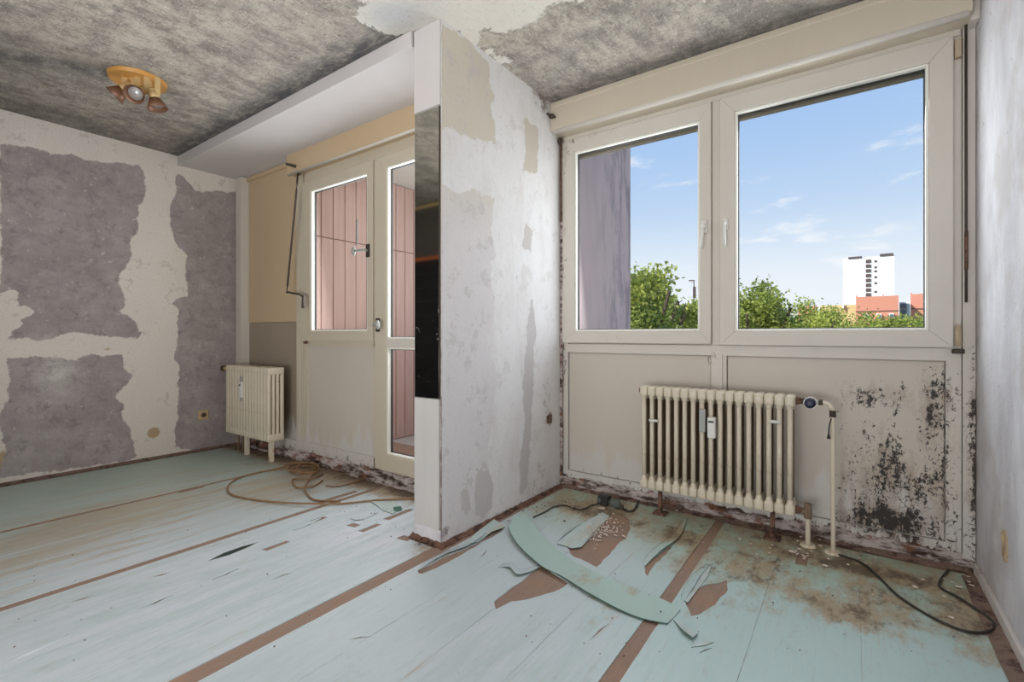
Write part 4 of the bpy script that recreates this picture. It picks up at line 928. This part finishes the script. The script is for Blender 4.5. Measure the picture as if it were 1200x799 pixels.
# ------------------------------------------------------------------ loggia and building outside
bm = BM(); box(bm, XP0, XP1 - .012, 3.0, 4.03, -12, 6); struct('wall_loggia', bm, M['mauve'])
bm = BM(); box(bm, -3.9, XP0, 2.182, 4.03, -.2, -.005); struct('floor_loggia', bm, M['concrete_floor'])
bm = BM(); box(bm, -3.9, XP0, 2.182, 4.03, 2.465, 2.7); struct('ceiling_loggia', bm, M['loggia'])
bm = BM(); box(bm, XL - .2, XR + .2, -2.9, 3.0, H + .251, 6); box(bm, XL - .2, XP0, 3.0, 4.03, 2.75, 6); struct('wall_upper_storey', bm, M['mauve'])
bm = BM(); box(bm, -3.9, -3.622, 2.181, 4.03, -.005, 2.465)
pw = struct('wall_planked', bm, M['plank'])
for k in range(16):
    y0 = 2.196 + k * .114
    for z0, z1 in ((0, 1.818), (1.824, 2.46)):
        bm = BM(); box(bm, -3.622, -3.602, y0, y0 + .108, z0, z1, .003, 1); put('plank', bm, M['plank'], pw)
bm = BM(); box(bm, -3.62, XP0, 3.95, 4.03, -.01, .95); struct('wall_parapet', bm, M['loggia'])

M['leaf'] = None
def f_leaf(s):
    gi = s.n('ShaderNodeObjectInfo'); at = s.attr('tone')
    col = s.mix(at, lin(112, 132, 52), lin(200, 206, 104)); return dict(col=col, rough=.6)
ml = material('sunlit_leaf', f_leaf)
tsh = ml.node_tree; sN = NT.__new__(NT); sN.t = tsh
pb = [n for n in tsh.nodes if n.type == 'BSDF_PRINCIPLED'][0]; on = [n for n in tsh.nodes if n.type == 'OUTPUT_MATERIAL'][0]
trn = tsh.nodes.new('ShaderNodeBsdfTranslucent'); mxs = tsh.nodes.new('ShaderNodeMixShader'); mxs.inputs[0].default_value = .4
tsh.links.new(pb.inputs['Base Color'].links[0].from_socket, trn.inputs[0]); tsh.links.new(pb.outputs[0], mxs.inputs[1]); tsh.links.new(trn.outputs[0], mxs.inputs[2]); tsh.links.new(mxs.outputs[0], on.inputs[0])
M['bark'] = plain('bark', lin(92, 78, 62), .9)
def tree(px, depth, ytop, crown_w, crown_h, n, label, seed, size=.21):
    r = ray(px, HY); X, Y = r[0] * depth, r[1] * depth; zt = 1 + (HY - ytop) / F * depth; rg = np.random.default_rng(seed)
    t = empty('tree', (X, Y, -12), label, 'tree', 'trees outside the windows')
    bm = BM(); tube(bm, [(X, Y, -12), (X + .2, Y, -5), (X, Y, zt - crown_h * .5)], .28, 8, 3)
    for k in range(7):
        a = k * 2.4; tube(bm, [(X, Y, zt - crown_h * .8 + k * .3), (X + math.cos(a) * crown_w * .3, Y + math.sin(a) * crown_w * .3, zt - crown_h * .45 + k * .15), (X + math.cos(a) * crown_w * .42, Y + math.sin(a) * crown_w * .42, zt - crown_h * .25 + k * .1)], .07, 5, 3)
    put('trunk', bm, M['bark'], t)
    nc = 70; u = rg.normal(size=(nc, 3)); u /= np.linalg.norm(u, axis=1)[:, None]; rad = rg.uniform(.45, 1, nc) ** .5
    cen = u * rad[:, None] * np.array([crown_w / 2, crown_w / 2, crown_h / 2]); cen[:, 2] *= np.where(cen[:, 2] > 0, 1, 1)
    spk = rg.uniform(0, 1, nc) ** 3 * .18 * crown_h; cen[:, 2] += np.where(cen[:, 2] > 0, spk - .08 * crown_h, 0)
    idx = rg.integers(0, nc, n); P = cen[idx] + rg.normal(size=(n, 3)) * np.array([.36, .36, .30]) * crown_w / 6
    P += np.array([X, Y, zt - crown_h / 2]) - np.array([X, Y, -12])
    A = rg.normal(size=(n, 3)); A /= np.linalg.norm(A, axis=1)[:, None]; B = rg.normal(size=(n, 3)); B -= (A * B).sum(1)[:, None] * A; B /= np.linalg.norm(B, axis=1)[:, None]
    sz = rg.uniform(.6, 1.2, n)[:, None] * size
    V = np.stack([P - A * sz * .5, P + B * sz * .28, P + A * sz * .5, P - B * sz * .28], 1).reshape(-1, 3)
    me = bpy.data.meshes.new('foliage'); me.vertices.add(n * 4); me.vertices.foreach_set('co', V.ravel())
    me.loops.add(n * 4); me.loops.foreach_set('vertex_index', np.arange(n * 4)); me.polygons.add(n); me.polygons.foreach_set('loop_start', np.arange(n) * 4)
    try: me.polygons.foreach_set('loop_total', np.full(n, 4))
    except Exception: pass
    me.update(calc_edges=True); me.materials.append(ml)
    a = me.attributes.new('tone', 'FLOAT', 'POINT'); a.data.foreach_set('value', np.repeat(np.clip(rg.normal(.5, .25, nc)[idx] + rg.normal(0, .12, n), 0, 1), 4).astype(np.float32))
    o = bpy.data.objects.new('foliage', me); COL.objects.link(o); o.parent = t; o['kind'] = 'stuff'
tree(742, 19, 302, 5.0, 8, 34000, 'tall dense green tree beside the mauve outer wall', 1)
tree(783, 30, 340, 4.8, 7, 26000, 'lower leafy tree left of the white building in the small window', 2)
tree(880, 24, 328, 5.2, 8, 34000, 'highest leafy tree at the left of the large window', 3)
tree(932, 31, 357, 6.0, 7, 26000, 'mid-height leafy tree in front of the far tan building', 4, .2)
tree(985, 38, 369, 7.0, 6, 24000, 'low treetop below the white tower block', 5, .24)
tree(1036, 45, 373, 8.0, 6, 24000, 'low treetop before the orange-roofed house', 6, .28)
tree(1092, 53, 371, 9.0, 6, 24000, 'low treetop at the right end of the large window', 7, .32)
tree(838, 42, 366, 5.5, 6, 14000, 'low treetop behind the window mullion', 8, .22)

def facing(px, depth): 
    r = ray(px, HY); return Vector((r[0] * depth, r[1] * depth, 0))
def boxat(bm, x0, x1, y0, y1, depth, dd, z0=None, ref=None):
    """far building block seen between two bearings, its front square to the line of sight"""
    c = facing(ref if ref is not None else (x0 + x1) / 2, depth); n = c.normalized(); R0, R1 = facing(x0, 1), facing(x1, 1)
    a = R0 * (c.length / R0.dot(n)); b = R1 * (c.length / R1.dot(n)); n = n * dd
    zt = 1 + (HY - y0) / F * depth; zb = z0 if z0 is not None else 1 + (HY - y1) / F * depth
    vs = [bm.verts.new((p.x, p.y, zz)) for zz in (zb, zt) for p in (a, b, b + n, a + n)]
    for q in ((0, 1, 5, 4), (1, 2, 6, 5), (2, 3, 7, 6), (3, 0, 4, 7), (4, 5, 6, 7), (3, 2, 1, 0)): bm.faces.new([vs[i] for i in q])
    return bm
M['bwhite'] = plain('white_render', lin(240, 240, 240), .8, 0, .02)
M['bdark'] = plain('dark_balcony_recess', lin(96, 78, 80), .8)
M['bred'] = plain('orange_red_roof', lin(206, 140, 118), .8, 0, .08, 2)
M['btan'] = plain('tan_roof', lin(214, 190, 138), .8, 0, .04, 1)
M['bglass'] = plain('dark_glass', lin(84, 100, 112), .3)
D = 240; t = empty('tower_block', facing(1018, D) + Vector((0, 0, -12)), 'white high-rise tower with a dark column of balconies', 'building')
put('wall', boxat(BM(), 988, 1048, 301, 0, D, 18, -12), M['bwhite'], t)
put('roof_parapet', boxat(BM(), 994, 1010, 299.4, 301.2, D - .5, 1, ref=1018), M['bdark'], t); put('roof_parapet', boxat(BM(), 1031, 1047, 298.6, 301, D - .5, 1, ref=1018), M['bdark'], t)
for k in range(11):
    y = 304 + k * 5.6; put('balcony', boxat(BM(), 1014.5, 1020.5, y, y + 3.6, D - .4, 1, ref=1018), M['bdark'], t)
for y in (305.5, 312.5, 317, 324, 331, 341): put('window', boxat(BM(), 1024.5, 1027.5, y, y + 2, D - .3, 1, ref=1018), M['bdark'], t)
D = 120
def house(x0, x1, ytop, D, label, dormers, m='bred'):
    rf = (x0 + x1) / 2; t = empty('house', facing(rf, D) + Vector((0, 0, -12)), label, 'building')
    bm = boxat(BM(), x0, x1, ytop, 0, D, 10, -12); put('roof', bm, M[m], t)
    for d in dormers: f = put('dormer', boxat(BM(), d - 3.0, d + 3.0, 367.5, 373, D - .8, 1.2, ref=rf), M['bwhite'], t); put('dormer_window', boxat(BM(), d - 1.6, d + 1.6, 368.5, 373, D - 1.0, .2, ref=rf), M['bglass'], f)
    for c in (x0 + 1, (x0 + x1) / 2 + 7): put('chimney', boxat(BM(), c - .8, c + .8, ytop - 2.0, ytop + 1, D + .4, 1, ref=rf), M['bred'], t)
    put('ridge_line', boxat(BM(), x0, x1, ytop + 17, ytop + 17.6, D - .2, .3, ref=rf), M['bdark'], t)
house(1003, 1053, 347, 120, 'orange-red house with small dormers before the white tower', (1014.5, 1030, 1044.5))
house(1067, 1100, 344, 120, 'orange-red gabled house at the right edge of the window view', ())
t = empty('stair_tower', facing(1060, 119) + Vector((0, 0, -12)), 'white glazed stair tower between the two orange-red houses', 'building')
put('wall', boxat(BM(), 1054, 1066.5, 354, 0, 119, 6, -12), M['bwhite'], t)
for a in (1055.2, 1060.6):
    for y in (355.5, 362.2, 369, 375.5): put('window', boxat(BM(), a, a + 4.8, y, y + 5.6, 118.6, .3, ref=1060.25), M['bglass'], t)
t = empty('flat_building', facing(982, 135) + Vector((0, 0, -12)), 'long tan building left of the orange-red house', 'building')
put('wall', boxat(BM(), 961, 1004, 357.5, 0, 135, 10, -12), M['btan'], t); put('chimney', boxat(BM(), 987, 989, 356.5, 361, 134, 1, ref=982.5), M['bwhite'], t)
t = empty('flat_building', facing(948, 170) + Vector((0, 0, -12)), 'small reddish roof left of the long tan building', 'building')
put('roof', boxat(BM(), 935, 958, 358.8, 0, 170, 8, -12), M['bred'], t); put('wall', boxat(BM(), 958, 961, 357.6, 0, 168, 8, -12), M['bwhite'], t)
t = empty('flat_building', facing(825, 60) + Vector((0, 0, -12)), 'white building with a rooftop mast in the small window', 'building')
put('wall', boxat(BM(), 804, 860, 351, 0, 60, 10, -12), M['bwhite'], t)
bm = BM(); boxat(bm, 812.6, 813.8, 328, 351, 60, .15); boxat(bm, 807, 814, 328, 329.2, 60, .15); boxat(bm, 812, 815.5, 336, 349, 60.3, .15); put('mast', bm, M['bdark'], t)
bm = BM(); box(bm, -400, 400, 5, 500, -12.5, -12); M['ground'] = plain('ground', lin(120, 128, 96), .95); struct('floor_street', bm, M['ground'])
